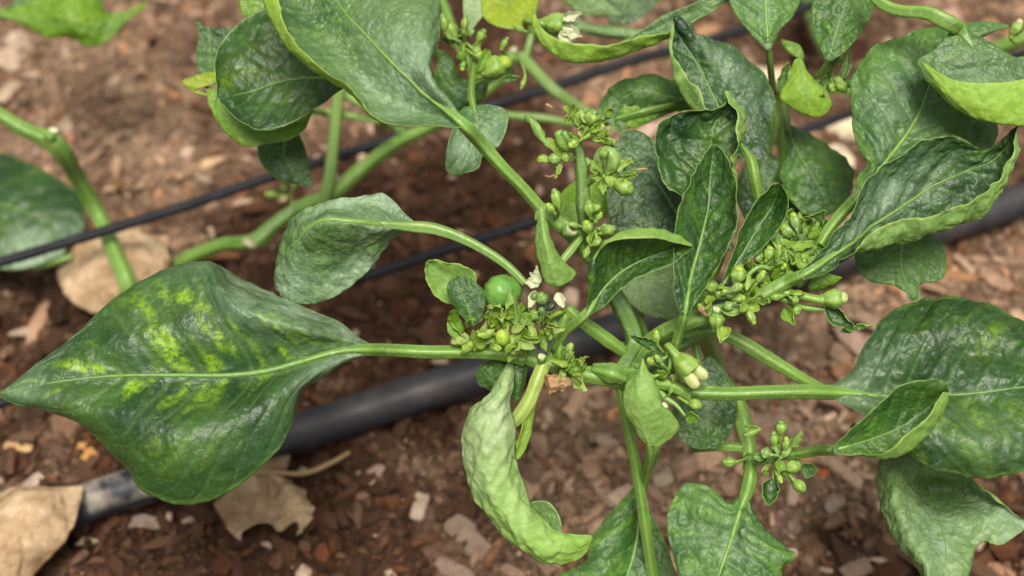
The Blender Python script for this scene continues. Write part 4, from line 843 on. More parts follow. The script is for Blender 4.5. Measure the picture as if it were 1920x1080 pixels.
leaf(A, [[(960, 680), (930, 672), (900, 685), (893, 712), (905, 728)], [(965, 690), (940, 700, .2), (905, 725)], [(972, 700), (960, 740), (925, 735), (910, 728)]], m=1, d=-.3, kind='dark', pucker=2., ruffle=.1, veins=4, label='small dark crinkled leaf tucked behind the rolled leaf')
leaf(A, [[(962, 674), (985, 680), (988, 705), (975, 745), (966, 760)], [(960, 680), (972, 705, .2), (968, 750)], [(958, 685), (955, 715), (964, 755)]], m=1, d=-.1, kind='deep', veins=3, mid=False)
leaf(A, [  # small upright leaf
  [(1217, 838), (1190, 808, .1), (1172, 778, .2), (1166, 745, .2), (1175, 715, .2), (1192, 695, .2), (1204, 672, .3)],
  [(1220, 838), (1200, 790, .5), (1195, 745, .7), (1200, 705, .5), (1205, 672, .3)],
  [(1222, 838), (1225, 790, .6), (1222, 745, .8), (1212, 705, .5), (1206, 672, .3)],
  [(1230, 838), (1262, 825, .1), (1276, 800, .1), (1262, 776, .3), (1245, 760, .2), (1232, 722, .3), (1218, 695, .3), (1206, 672, .3)]],
  m=1, d=.8, tilt=-.1, kind='mid', face=-1, pucker=1.1, ruffle=.1, veins=5, seed=97, mid=False, pet=[(1196, 960, -4.2, 15), (1208, 905, -2.6, 16), (1217, 868, -.6, 16)], label='small upright shield-shaped leaf showing its matt light green back')
leaf(A, [[(1290, 690), (1275, 740), (1255, 790), (1290, 835), (1320, 842)], [(1310, 680), (1325, 730, .2), (1325, 790, .2), (1330, 842)], [(1330, 665), (1362, 700), (1378, 740), (1380, 785), (1358, 830), (1338, 842)]],
  m=1, d=-2.6, tilt=.3, kind='deep', pucker=1.4, ruffle=.08, veins=6, pet=[(1300, 610, -3.4, 12), (1305, 660, -3., 13)], seed=101, label='dark leaf hanging behind the white-tipped flower bud')
leaf(A, [[(1012, 388), (1003, 430, .1), (1006, 480, .1), (1022, 528, .1), (1040, 538)], [(1015, 386), (1018, 435, .5), (1030, 485, .6), (1048, 538, .1)], [(1018, 388), (1028, 420, .2), (1042, 465, .2), (1066, 495, .1), (1082, 512, -.1), (1056, 536)]],
  m=1, d=1.3, kind='mid', face=-1, pucker=.7, ruffle=.05, veins=4, seed=103, mid=False, label='slim bright leaf hanging over the white flower')
leaf(A, [[(1010, 392), (1003, 400), (1003, 412)], [(1012, 392), (1008, 402), (1006, 414)], [(1015, 394), (1014, 404), (1010, 414)]], m=1, d=1.2, kind='lime', veins=2, mid=False, name='leaf_scale')
leaf(A, [[(1170, 665), (1190, 700), (1230, 715)], [(1160, 680), (1200, 670, .2), (1250, 680)], [(1165, 640), (1200, 645), (1240, 655)]], m=1, d=-1.6, kind='deep', veins=3, pucker=1.5, label='dark leaf behind the small upright one')
# centre cluster, traced
leaf(A, [[(872, 562), (835, 566, .1), (810, 545, .1), (800, 515, .2), (799, 490, .3)], [(880, 556), (855, 540, -.2), (830, 520, -.2), (800, 492, .2)], [(890, 545), (888, 512, .2), (865, 500, .2), (835, 494, .2), (801, 490, .3)]], m=1, d=.2, kind='dark', face=-1, pucker=2.4, ruffle=.08, veins=6, label='small yellowish crinkled leaf pointing up left of the fruit')
leaf(A, [[(885, 612), (858, 585), (842, 560), (838, 535), (852, 518)], [(888, 612), (876, 575, .1), (864, 545, .1), (855, 520)], [(892, 612), (908, 575), (908, 548), (893, 530), (875, 518), (856, 516)]], m=1, d=.9, kind='dark', pucker=1.3, ruffle=.12, veins=7, midw=7, label='small glossy herringbone-veined leaf left of the fruit')
o = blob('fruit', A, 940, 578, .25, 88, [(0, .25), (.04, .5), (.14, .78), (.32, .97), (.5, 1.), (.7, .95), (.86, .72), (.96, .40), (1., .1)], 62, 70, .1, 'fruit', seg=28, ridge=.03, nr=3, wob=.05, seed=2)
leaflet(A, 915, 600, 1.1, 60, 66, 40, 1.9, 1.1, .4, .2, 'tiny', seed=741)
leaflet(A, 975, 610, 1.0, 110, 74, 36, -.9, 1.0, .2, -.4, 'mid', face=-1, seed=743)
leaflet(A, 950, 600, 1.2, 75, 48, 30, 1.5, 1.1, .3, .3, 'tiny', seed=747)
leaflet(A, 925, 598, 1.25, 100, 42, 26, 2.2, -1.1, .3, .3, 'tiny', face=-1, seed=749)
leaflet(A, 935, 618, 1.2, 95, 50, 34, 2.6, -1.1, .5, .3, 'tiny', seed=745)
o['label'] = 'small round shiny green pepper behind the leaf cluster'
leaflet(A, 868, 625, .9, 118, 62, 34, 1.2, -1.1, .3, .3, 'lime', seed=201)
leaflet(A, 875, 640, .9, 140, 60, 30, -1.6, 1.0, .4, -.5, 'lime', seed=203)
leaflet(A, 905, 655, 1., 120, 50, 36, .8, 1.2, .3, .2, 'tiny', seed=207)
leaflet(A, 890, 660, 1., 75, 45, 30, -1.2, -.9, .5, .3, 'tiny', seed=209)
leaflet(A, 960, 605, .8, 165, 62, 40, 2.6, 1., .5, .2, 'tiny', face=-1, seed=211)
leaflet(A, 920, 615, 1.1, 70, 50, 24, 2.2, -1.2, .3, .5, 'tiny', seed=213)
leaflet(A, 935, 640, 1.1, 60, 46, 18, -2., 1.2, .4, .2, 'tiny', seed=215)
leaflet(A, 958, 620, .9, 30, 50, 26, -1.8, -1., .6, .2, 'lime', face=-1, seed=217)
leaflet(A, 975, 655, 1.1, 70, 54, 32, 1.2, -1.2, .3, -.4, 'lime', seed=219)
leaflet(A, 995, 648, 1.2, 85, 50, 26, -1.8, 1.2, .3, .4, 'tiny', face=-1, seed=221)
leaflet(A, 1010, 640, 1.1, 60, 44, 22, 2.4, -.9, .4, .3, 'tiny', seed=223)
leaflet(A, 1015, 620, 1.1, 20, 50, 14, 2.0, .9, .5, .3, 'tiny', seed=225)
leaflet(A, 1050, 640, .3, 100, 76, 46, -1.4, -1.1, .1, .4, 'mid', face=-1, seed=227)
leaflet(A, 985, 620, .6, 80, 60, 40, 1.3, 1., .2, -.3, 'mid', seed=229)
blob('flower_bud', A, 943, 648, 1.3, 95, ROUND, 31, 27, .2, 'limebud', seg=18, ridge=.05, nr=5)
bud(A, 1040, 672, .6, 40, 24, 20, (1035, 682, .2), 'limebud', 'pale', .3, 4)
bud(A, 1062, 660, .5, 55, 20, 17, (1035, 680, .1), 'limebud', 'pale', .3, 5)
cluster(A, 955, 625, .9, 52, 22, 1, 77, size=1.35)
cluster(A, 892, 632, .9, 46, 12, 0, 79, size=1.35)
# white flower with dark spent buds
fl = blob('flower', A, 1012, 552, .9, 200, ROUND, 20, 20, .2, 'dark', seg=12)
fl['label'] = 'small white flower with drooping petals and dark spent centre'
for (x, y, a, L, W) in ((1012, 530, 178, 32, 24), (1008, 525, 95, 30, 13), (1004, 545, 250, 36, 18), (1044, 548, 295, 34, 22), (1015, 530, 140, 32, 20)):
    p = leaflet(fl, x, y, .95, a, L, W, .9, .5, .1, .1, 'tiny', name='petal', seed=int(L * 3)); p.data.materials.clear(); p.data.materials.append(stem_mat('petal')); p.data.materials.append(stem_mat('petal'))
bud(A, 1022, 572, 1.4, 115, 26, 24, None, 'green', 'dark', .4, 6)
for k, (x, y) in enumerate(((1012, 566), (1026, 580), (1010, 582), (1022, 592), (1034, 562))):
    blob('spent_bud', A, x, y, 1.2, 40 * k, ROUND, 18, 14, .2, 'black' if k != 3 else 'dark', wob=.2, seed=k, ridge=.12)
tube('filament', A, [(1028, 560, 1.2, 4), (1020, 590, 1.5, 3), (1018, 615, 1.5, 3)], 'black', seg=6)
tube('filament', A, [(1012, 632, .9, 4), (1008, 642, 1., 4), (1012, 656, .9, 4)], 'black', seg=6)
cluster(A, 1012, 612, .8, 46, 12, 1, 83, size=1.3)
# folded green bud cluster right of node
for k, (x, y, a, cu) in enumerate(((1050, 690, 60, -1.9), (1058, 696, 40, -2.1), (1045, 684, 80, -1.5), (1066, 700, 20, -2.2), (1075, 690, 70, 2.6), (1072, 705, 5, 2.4), (1092, 690, 85, 1.9))):
    leaflet(A, x, y, .7 + .1 * k, a, 46 if k < 4 else 34, 22 if k < 4 else 15, cu, -1.1, .4, .2 * k - .4, 'tiny' if k > 3 else 'lime', seed=300 + k)
o = blob('dried_bud', A, 1058, 716, .8, 188, CROWN, 34, 36, .1, 'rust', seg=22, ridge=.13, nr=7, wob=.14, seed=3); o['label'] = 'orange-brown dried bud under the node'
o = blob('dried_bud', A, 1072, 716, .6, 190, CROWN, 30, 30, .1, 'brown', seg=22, ridge=.13, nr=7, wob=.12, seed=4); o['label'] = 'grey-brown dried bud joined to the orange one'
leaflet(A, 1072, 705, .7, -40, 30, 14, -2.6, .9, .2, 0, 'tiny', seed=310)
# upper flower spray
leaflet(A, 1028, 275, .9, 118, 88, 34, -1.5, -1.0, .15, .2, 'mid', face=-1, seed=401, pucker=2.0)
leaflet(A, 1060, 295, .7, 140, 70, 30, -.9, 1.0, .1, .3, 'tiny', seed=403, pucker=1.5)
tube('tip_scale', A, [(1024, 196, 1., 7), (1033, 200, 1., 4), (1036, 203, 1., 2)], 'rust', seg=6)
bud(A, 1072, 283, .9, 128, 46, 30, None, 'green', 'green', .2, 7)
tube('pedicel', A, [(1074, 284, .9, 8), (1064, 262, 1.2, 13), (1056, 248, 1.2, 16)], 'green', seg=10)
bud(A, 1052, 297, .8, 185, 24, 22, (1072, 296, .6), 'green', 'pale', .1, 8)
bud(A, 1070, 294, .9, 190, 18, 20, (1080, 300, .5), 'green', 'green', .2, 9)
leaflet(A, 1030, 298, .8, 175, 30, 14, -2.8, .8, .2, .3, 'tiny', seed=405)
leaflet(A, 1052, 306, .7, 250, 36, 12, .9, .8, .1, .3, 'tiny', seed=407)
tube('tip_scale', A, [(1040, 328, .8, 5), (1030, 331, .8, 3), (1022, 329, .8, 2)], 'rust', seg=6)
bud(A, 1104, 236, 1., 70, 34, 30, (1088, 262, .7), 'green', 'green', .5, 10)
bud(A, 1092, 232, .9, 110, 24, 18, (1086, 258, .7), 'limebud', 'pale', .2, 11)
for k, (x, y, a, L, W, cu, cp) in enumerate(((1082, 240, 115, 56, 20, -1.8, 1.1), (1076, 228, 100, 44, 18, 1.8, -1.1), (1088, 238, 130, 36, 12, .8, 1.2), (1122, 238, 50, 44, 14, 2.2, 1.), (1136, 218, 60, 30, 16, 2.6, 1.), (1112, 262, 40, 34, 20, -2.4, 1.), (1110, 262, 0, 54, 18, 2.0, 1.2), (1118, 256, 20, 40, 18, 2.6, -1.), (1106, 250, 60, 26, 14, 2, 1.), (1092, 262, 30, 30, 14, -2.5, -1.), (1060, 235, 80, 40, 16, 1.5, 1.2))):
    leaflet(A, x, y, .8 + .05 * k, a, L, W, cu, cp, .3, .2, 'tiny', seed=420 + k)
tube('tip_scale', A, [(1138, 248, 1.1, 7), (1144, 244, 1.1, 5), (1149, 240, 1.1, 2)], 'brown', seg=6)
tube('tip_scale', A, [(1084, 248, 1.1, 8), (1088, 254, 1.2, 7), (1092, 262, 1.1, 4)], 'rust', seg=6)
# lower spray
tube('fruitlet', A, [(1120, 316, .8, 12), (1122, 296, 1., 20), (1136, 284, 1.2, 22), (1150, 294, 1.2, 26), (1148, 312, 1., 24), (1140, 322, .8, 14)], 'pale', ridge=.03, label='hooked pale green fruitlet in the flower spray')
bud(A, 1128, 312, 1.1, 95, 24, 16, None, 'limebud', 'pale', .3, 12)
bud(A, 1150, 338, .9, -32, 44, 32, (1110, 330, .6), 'green', 'green', .25, 13, pw=12)
for k, (x, y, a, L, W, cu, cp) in enumerate(((1150, 335, 10, 56, 18, 1.2, 1.1), (1158, 320, 30, 40, 16, -1.6, 1.), (1150, 312, 20, 34, 16, -2., -1.), (1120, 338, 160, 26, 16, 2., 1.), (1128, 340, -80, 30, 18, 1., 1.), (1115, 330, 100, 34, 16, -1.6, 1.1), (1170, 330, 25, 36, 12, .8, 1.2), (1135, 330, 50, 28, 12, 2., 1.))):
    leaflet(A, x, y, .9 + .05 * k, a, L, W, cu, cp, .3, .2, 'tiny', seed=440 + k)
tube('tip_scale', A, [(1192, 320, 1.2, 7), (1203, 317, 1.2, 5), (1214, 316, 1.2, 2)], 'rust', seg=6)
tube('pedicel', A, [(1098, 345, .3, 16), (1112, 335, .6, 14), (1128, 325, .9, 10)], 'green', seg=10)
# buds down the stalk
for k, (x, y, a, L, W, fx, fy) in enumerate(((1108, 408, 100, 34, 22, 1100, 425), (1106, 438, 110, 26, 22, 1100, 450), (1128, 437, 20, 28, 24, 1105, 448), (1118, 415, 60, 20, 12, 1102, 430), (1110, 460, 30, 20, 15, 1100, 465), (1130, 462, 40, 18, 14, 1108, 475), (1048, 392, 105, 40, 20, 1045, 408), (1040, 400, 130, 24, 16, 1040, 415), (1112, 396, 40, 18, 15, 1100, 405))):
    bud(A, x, y, .8 + .05 * k, a, L, W, (fx, fy, .1), 'limebud' if k % 2 else 'green', 'green', .3, 20 + k)
# small leaves and buds to the right of the upright leaf
leaflet(A, 1510, 440, -.8, 62, 66, 44, .9, .6, .3, .2, 'mid', seed=501)
leaflet(A, 1478, 450, -.6, 95, 46, 30, 1.2, 1., .3, .1, 'lime', seed=503)
leaflet(A, 1475, 412, -.6, 80, 30, 22, 1.6, .8, .3, .3, 'lime', seed=505)
bud(A, 1500, 475, -.5, 25, 34, 30, (1485, 500, -.4), 'green', 'green', .3, 31)
bud(A, 1455, 492, -.2, 85, 44, 20, (1460, 510, -.2), 'green', 'green', .3, 32)
bud(A, 1378, 532, .7, 75, 36, 32, (1380, 560, .3), 'limebud', 'green', .4, 33)
leaflet(A, 1440, 540, .3, 115, 60, 22, -1.2, 1., .3, .3, 'lime', seed=507)
leaflet(A, 1460, 530, .2, 100, 50, 26, 1.4, -1., .3, .3, 'lime', seed=509)
tube('pedicel', A, [(1385, 560, .3, 10), (1400, 520, .5, 10), (1425, 500, .5, 9), (1445, 505, .4, 8)], 'green', seg=10)
cluster(A, 1475, 470, -.4, 70, 16, 4, 91, 'lime', size=1.4)
cluster(A, 1380, 545, .3, 55, 12, 3, 93, 'lime', size=1.3)
cluster(A, 1430, 505, -.2, 55, 12, 3, 95, 'lime', size=1.3)
leaflet(A, 1515, 540, -.2, 20, 66, 34, .5, -.8, .1, .2, 'lime', seed=511)
bud(A, 1536, 562, .3, 5, 52, 38, (1455, 545, .3), 'lemon', 'green', .1, 34, pw=15)
leaflet(A, 1470, 578, .1, -60, 44, 36, 1., 1.1, .3, .2, 'lime', seed=513)
leaflet(A, 1548, 575, 0, -35, 72, 48, .8, 1.1, .1, .4, 'dark', seed=515)
leaflet(A, 1575, 622, 0, 20, 62, 16, .9, .9, .1, .4, 'mid', seed=517)
tube('pedicel', A, [(1430, 552, .3, 14), (1465, 560, .2, 12), (1500, 575, 0, 12), (1545, 580, 0, 10)], 'green', seg=10)
bud(A, 1490, 570, .2, -80, 22, 20, (1485, 560, .2), 'green', 'green', .3, 35)
cluster(A, 1475, 555, .2, 34, 3, 3, 97)
# buds near 1340,590
bud(A, 1342, 618, .9, 90, 34, 30, (1345, 622, 0), 'green', 'green', .3, 36)
leaflet(A, 1350, 580, .6, 5, 74, 34, -.8, 1.2, .2, .3, 'mid', seed=521, face=-1)
leaflet(A, 1395, 575, .7, 10, 34, 34, -2.4, .9, .3, 0, 'tiny', seed=523)
bud(A, 1320, 588, .6, 120, 22, 16, (1330, 600, .2), 'limebud', 'brown', .3, 37)
leaflet(A, 1358, 612, .9, -110, 48, 42, 1.1, 1.3, .5, .1, 'tiny', seed=525, ruffle=.2)
leaflet(A, 1232, 655, .6, 155, 66, 34, .6, 1.1, .2, .2, 'dark', seed=527, ruffle=.12)
bud(A, 1266, 664, .8, -47, 80, 46, (1252, 650, .5), 'lemon', 'green', .2, 38, pw=15, petals=2)
bud(A, 1232, 645, .6, 95, 26, 16, (1245, 662, .3), 'limebud', 'green', .2, 39)
bud(A, 1245, 672, .6, 200, 18, 14, (1255, 668, .4), 'limebud', 'pale', .2, 40)
bud(A, 1290, 756, .6, -10, 26, 24, (1270, 745, .3), 'green', 'green', .2, 41)
leaflet(A, 1285, 782, .7, 5, 34, 30, 1.6, .9, .3, .2, 'lime', seed=531)
tube('pedicel', A, [(1232, 728, .1, 10), (1250, 748, .3, 12), (1268, 760, .4, 8), (1284, 780, .5, 7)], 'pale', seg=10)
tube('pedicel', A, [(1235, 715, .2, 8), (1255, 690, .5, 8), (1258, 668, .5, 10)], 'green', seg=10)
leaf(A, [[(1222, 728), (1250, 735), (1295, 752)], [(1224, 722), (1260, 722, .2), (1296, 745)], [(1228, 712), (1262, 712), (1294, 730)]], m=1, d=.3, kind='pale', face=-1, veins=3, mid=False, pucker=.6)
# lower right cluster
for k, (x, y, a, L, W, fx, fy) in enumerate(((1464, 815, 90, 28, 24, 1460, 845), (1452, 838, 95, 30, 18, 1450, 850), (1425, 805, 200, 34, 14, 1398, 800), (1470, 880, 20, 34, 28, 1450, 862), (1488, 900, -45, 30, 24, 1460, 866), (1380, 866, 180, 26, 18, 1400, 862))):
    bud(A, x, y, -1.4 + .1 * k, a, L, W, (fx, fy, -1.8), 'green' if k != 2 else 'dark', 'green', .2, 50 + k)
leaflet(A, 1500, 880, -1.0, 5, 36, 36, .4, .7, .4, 0, 'mid', seed=541)
leaflet(A, 1448, 898, -1.1, -100, 56, 50, .6, 1., .3, .2, 'dark', seed=543)
leaflet(A, 1425, 868, -1.3, 70, 40, 28, .8, 1.1, .4, 0, 'dark', seed=545)
leaflet(A, 1445, 870, -1.2, 210, 30, 14, 1.2, 1.1, .3, 0, 'tiny', seed=547)
tube('stem', A, [(1403, 862, -2.7, 26), (1425, 862, -2.2, 22), (1450, 858, -1.8, 20), (1458, 845, -1.6, 14)], 'green')
cluster(A, 1450, 875, -1.5, 44, 4, 3, 99, 'mid')
cluster(A, 1500, 455, -.5, 50, 9, 3, 171, 'lime', size=1.5)
cluster(A, 1400, 560, .5, 40, 7, 3, 173, 'tiny', size=1.2)
cluster(A, 1345, 560, .5, 34, 6, 3, 175, 'tiny', size=1.1)
cluster(A, 1105, 255, .9, 46, 9, 2, 177, 'tiny', size=1.1)
cluster(A, 1135, 325, .9, 40, 8, 1, 179, 'tiny', size=1.1)
cluster(A, 1115, 430, .4, 40, 4, 5, 181, 'lime', size=1.)
cluster(A, 1068, 690, .8, 34, 8, 0, 183, 'tiny', size=1.1)
cluster(A, 1255, 700, .4, 40, 6, 3, 185, 'lime', size=1.)
cluster(A, 1470, 860, -1.3, 40, 6, 3, 187, 'mid', size=1.2)
# ---- plant B
S(B, [G(330, 500, .2, 26), G(360, 480, 1.2, 26), G(420, 458, 2.4, 25), G(460, 455, 3.2, 29), G(482, 450, 3.5, 32), G(510, 425, 3.8, 26), G(560, 390, 4.2, 26), G(620, 365, 5., 29), G(680, 315, 6., 26), G(740, 270, 7., 24), G(810, 235, 8., 22), G(880, 190, 9., 22), G(960, 130, 10., 22)], 'green', bumps=.06)
S(B, [G(606, 385, 4.8, 26), G(618, 330, 6.5, 22), G(626, 260, 8.2, 22), G(632, 200, 9.6, 23), G(636, 160, 10.6, 22)], 'pale')
S(B, [G(560, 208, 8.5, 14), G(640, 215, 8.5, 14), G(720, 228, 8.5, 14)], 'pale')
S(B, [G(640, 175, 9.5, 16), G(680, 195, 9.5, 18), G(730, 225, 8.4, 20), G(760, 262, 7, 18)], 'pale')
blob('node_scar', B, 466, 462, dep(462, 3.6), 60, ROUND, 20, 44, .3, 'tancut')
cluster(B, 545, 370, dep(370, 5.), 30, 4, 2, 111, 'mid')
S(B, [G(975, 105, 10.5, 22), G(1000, 130, 10.5, 22), G(1040, 170, 10.2, 22), G(1085, 200, 9.5, 20), G(1130, 228, 9, 18)], 'pale')
S(B, [G(900, 205, 8.5, 14), G(950, 216, 8.7, 15), G(1020, 222, 8.8, 15), G(1075, 232, 8.5, 14)], 'pale')
S(B, [G(985, 110, 10.5, 16), G(995, 70, 11, 12), G(1000, 30, 12, 11)], 'green')
S(B, [G(820, -20, 12, 16), G(840, 30, 11.6, 15), G(862, 90, 11, 14), G(884, 130, 10., 15), G(890, 180, 9, 18)], 'green')
blob('node_scar', B, 968, 100, dep(100, 11.), 150, ROUND, 20, 26, .5, 'tancut')
dB = dep(120, 12)
leaf(B, [[(650, 162), (600, 198, -.1), (545, 234, -.2), (490, 245, -.1), (445, 226, 0), (412, 194, .2)],
  [(652, 158), (590, 180, -.2), (530, 200, -.4), (470, 210, -.3), (410, 190, .1)],
  [(654, 152), (590, 146, -.2), (530, 152, -.5), (475, 170, -.5), (408, 188, .1)],
  [(656, 140), (600, 95, -.2), (540, 85, -.5), (470, 110, -.4), (425, 140, -.1), (405, 185, .1)],
  [(656, 128), (610, 60), (560, 20), (500, 14, .2), (438, 52, .4), (407, 98, .4), (403, 150, .3), (404, 184, .2)]],
  m=2, d=-3.0, tilt=.7, kind='mosaic', mot=[(.6, .5, .35, .4, .9), (.4, -.5, .3, .3, .4)], pucker=1.5, ruffle=.12, veins=6, pet=[G(720, 240, 8.4, 14), (690, 175, -5, 16)], seed=121, label='broad dark cupped leaf beneath the big top leaf')
leaf(B, [[(380, 142), (342, 152), (360, 172), (395, 180)], [(420, 150), (390, 158, .1), (350, 157), (343, 155)], [(430, 140), (400, 135), (370, 140), (345, 152)]], m=1, d=-4.6, kind='yellow', veins=3, label='yellow leaf tip poking out on the left')
leaf(B, [[(385, 160), (392, 190), (420, 245), (465, 275), (500, 270), (545, 262), (575, 240)], [(400, 165), (430, 220, .2), (490, 245, .2), (580, 225)], [(440, 180), (500, 215), (560, 215), (590, 205)]], m=1, d=-4.4, tilt=.5, kind='lime', veins=5, ruffle=.1, label='bright yellow-green leaf under the cupped leaf')
leaf(B, [[(365, 38), (372, 60), (368, 100), (372, 140)], [(390, 50), (395, 90), (395, 145)], [(430, 50), (440, 90), (430, 150)]], m=1, d=-6, kind='dark', veins=4, pucker=1.2, label='dark leaf corner behind the cupped leaf')
leaf(B, [[(450, -20), (448, 10), (455, 30)], [(475, -20), (475, 10), (470, 32)], [(520, -20), (500, 10), (485, 28)]], m=1, d=-5, kind='lime', veins=3)
leaf(B, [[(520, 245), (484, 265), (490, 305), (515, 332), (550, 345), (586, 352)], [(540, 248), (535, 290, .2), (555, 325, .1), (587, 352)], [(560, 248), (574, 285), (580, 320), (588, 350)]], m=1, d=-6.5, tilt=.3, kind='dark', veins=5, pucker=1.1, pet=[G(610, 212, 8.5, 10), (550, 230, -6.5, 10)], label='dark hanging leaf next to the pale upright stem')
leaf(B, [  # long curled leaf at the top
  [(1385, -40, 0), (1330, -10, -.1), (1290, 10, -.3), (1240, 30, -.6), (1200, 58, -.8), (1130, 92, -.8), (1060, 92, -.7), (1022, 60, -.5), (1003, 12, 0)],
  [(1390, -30), (1340, 0, -.1), (1290, 25, -.5), (1240, 50, -.8), (1180, 82, -.9), (1120, 100, -.8), (1060, 100, -.6), (1015, 70, -.4), (1002, 14, 0)],
  [(1400, -20), (1355, 8, -.1), (1310, 36, -.4), (1258, 72, -.5), (1195, 96, -.4), (1120, 116, -.3), (1062, 116, -.2), (1022, 90, 0), (998, 50, 0), (1001, 14, 0)],
  [(1402, -15), (1362, 8, 0), (1315, 35, 0), (1262, 62, .2), (1200, 72, .5), (1140, 84, .6), (1065, 80, .6), (1024, 62, .4), (1008, 38, .2), (1003, 14, .1)]],
  m=1, d=-3.6, tilt=.5, kind='waxy', pucker=1., ruffle=.08, veins=8, seed=131, mid=False, pet=[G(1500, -120, 12, 16), (1440, -60, -4, 16)], label='long trough-shaped leaf with a bright curled front edge at the top')
leaf(B, [[(905, -20), (905, 30), (930, 50), (960, 55)], [(960, -30), (955, 20), (965, 55)], [(1008, -30), (1006, 20), (985, 52), (970, 56)]], m=1, d=-7, tilt=1.2, kind='yellow', veins=4, label='clear yellow leaf at the top edge beside the white flower')
leaf(B, [[(870, -30), (868, 20), (875, 55)], [(890, -30), (888, 20), (880, 58)], [(930, -30), (918, 10), (885, 56)]], m=1, d=-7, tilt=1., kind='silver', veins=4)
leaf(B, [[(1070, 30), (1110, 45), (1160, 50), (1230, 60)], [(1070, 40), (1130, 56, .2), (1235, 66)], [(1070, 55), (1130, 68), (1200, 75)]], m=1, d=-10, kind='pale', veins=4)
leaf(B, [[(1100, -30), (1130, 10), (1140, 40), (1165, 45)], [(1150, -30), (1170, 5), (1170, 45)], [(1250, -20), (1220, 20), (1180, 46)]], m=1, d=-12, kind='dark', veins=4)
leaf(B, [[(1000, -40), (1040, -10), (1090, 30)], [(1010, -50), (1070, -10, .2), (1130, 30)], [(1060, -50), (1120, -10), (1170, 30)]], m=1, d=-12, kind='pale', veins=4)
fb = bud(B, 1012, 44, -5.2, -4, 84, 46, (985, 40, -6.5), 'petal', 'green', .1, 61, pw=14, petals=2)
for q_ in ((1052, 52, -25, 50, 34), (1050, 36, 12, 50, 30), (1050, 60, -50, 40, 26)):
    p_ = leaflet(fb, q_[0], q_[1], -4.9, q_[2], q_[3], q_[4], .5, .9, .1, .1, 'tiny', name='petal', seed=int(q_[0] + q_[1])); p_.data.materials.clear(); p_.data.materials.append(stem_mat('petal')); p_.data.materials.append(stem_mat('petal'))
tube('stem', B, [G(890, 180, 9, 22), G(905, 150, 10, 20), G(935, 120, 11, 20), G(965, 108, 11, 24)], 'green')
bud(B, 900, 142, -5.6, 28, 66, 46, (885, 150, -6.2), 'limebud', 'green', .2, 63)
leaflet(B, 895, 135, -5.3, 60, 74, 26, -2.4, 1., .2, .2, 'lime', seed=751)
leaflet(B, 940, 150, -5.3, 10, 50, 20, 1.4, 1., .2, .2, 'mid', seed=753)
0 and tube('fruitlet', B, [(898, 138, -6, 14), (906, 116, -5.6, 26), (928, 104, -5.4, 34), (950, 108, -5.4, 30), (956, 124, -5.6, 18)], 'green', ridge=.03, label='hooked fruitlet beside the branch node')
for k, (x, y, a, L, W, fx, fy) in enumerate(((855, 75, 120, 46, 30, 865, 95), (885, 100, -20, 28, 20, 870, 92), (895, 80, 60, 30, 20, 880, 95), (835, 60, 100, 36, 24, 850, 90), (985, 145, 250, 26, 12, 975, 115), (940, 92, 60, 26, 14, 950, 105), (870, 60, 85, 34, 16, 868, 80), (985, 60, 150, 26, 14, 995, 60))):
    bud(B, x, y, -6 + .1 * k, a, L, W, (fx, fy, -6.3), 'green', 'green', .2, 70 + k)
cluster(B, 870, 80, -6.2, 44, 7, 4, 141, 'mid', size=1.2)
leaf(B, [[(815, 130), (815, 190), (850, 210), (880, 195)], [(820, 120), (840, 160, .2), (890, 185)], [(815, 90), (850, 110), (860, 140), (905, 160)]], m=1, d=-7, kind='mid', veins=4, ruffle=.15, pucker=1.4, label='green leaf behind the right margin of the big top leaf')
leaf(B, [[(840, 215), (860, 180), (905, 150)], [(860, 200), (890, 175, .3), (915, 150)], [(880, 200), (905, 185), (918, 150)]], m=1, d=-7.2, kind='mid', veins=3)
leaf(B, [[(1290, 150), (1262, 158, .2), (1210, 142, .2), (1160, 160), (1122, 198), (1128, 228)], [(1300, 185, .2), (1260, 182, .5), (1205, 170, .5), (1165, 185, .2), (1140, 232)], [(1298, 205), (1255, 212, -.1), (1225, 222, -.2), (1185, 238, -.3), (1158, 250)]], m=1, d=-6.2, tilt=.4, kind='mid', pucker=1.6, veins=5, ruffle=.2, pet=[G(1130, 260, 8, 14), (1125, 232, -6.5, 14)], label='crumpled light leaf left of the tall dark leaf')
leaf(B, [[(1182, 166), (1160, 200), (1172, 238)], [(1192, 172), (1200, 205, .1), (1186, 240)], [(1198, 178), (1228, 196), (1234, 216), (1192, 241)]], m=1, d=-6.1, kind='lime', veins=3, mid=False, pucker=1.6, ruffle=.15)
leaf(B, [[(1045, 395), (1055, 360), (1090, 335), (1130, 332)], [(1050, 410), (1090, 380, .2), (1150, 345)], [(1060, 425), (1100, 425), (1140, 400), (1155, 360)]], m=1, d=-5.5, tilt=1.2, kind='lime', veins=4, label='yellow-green leaf behind the flower stalk')
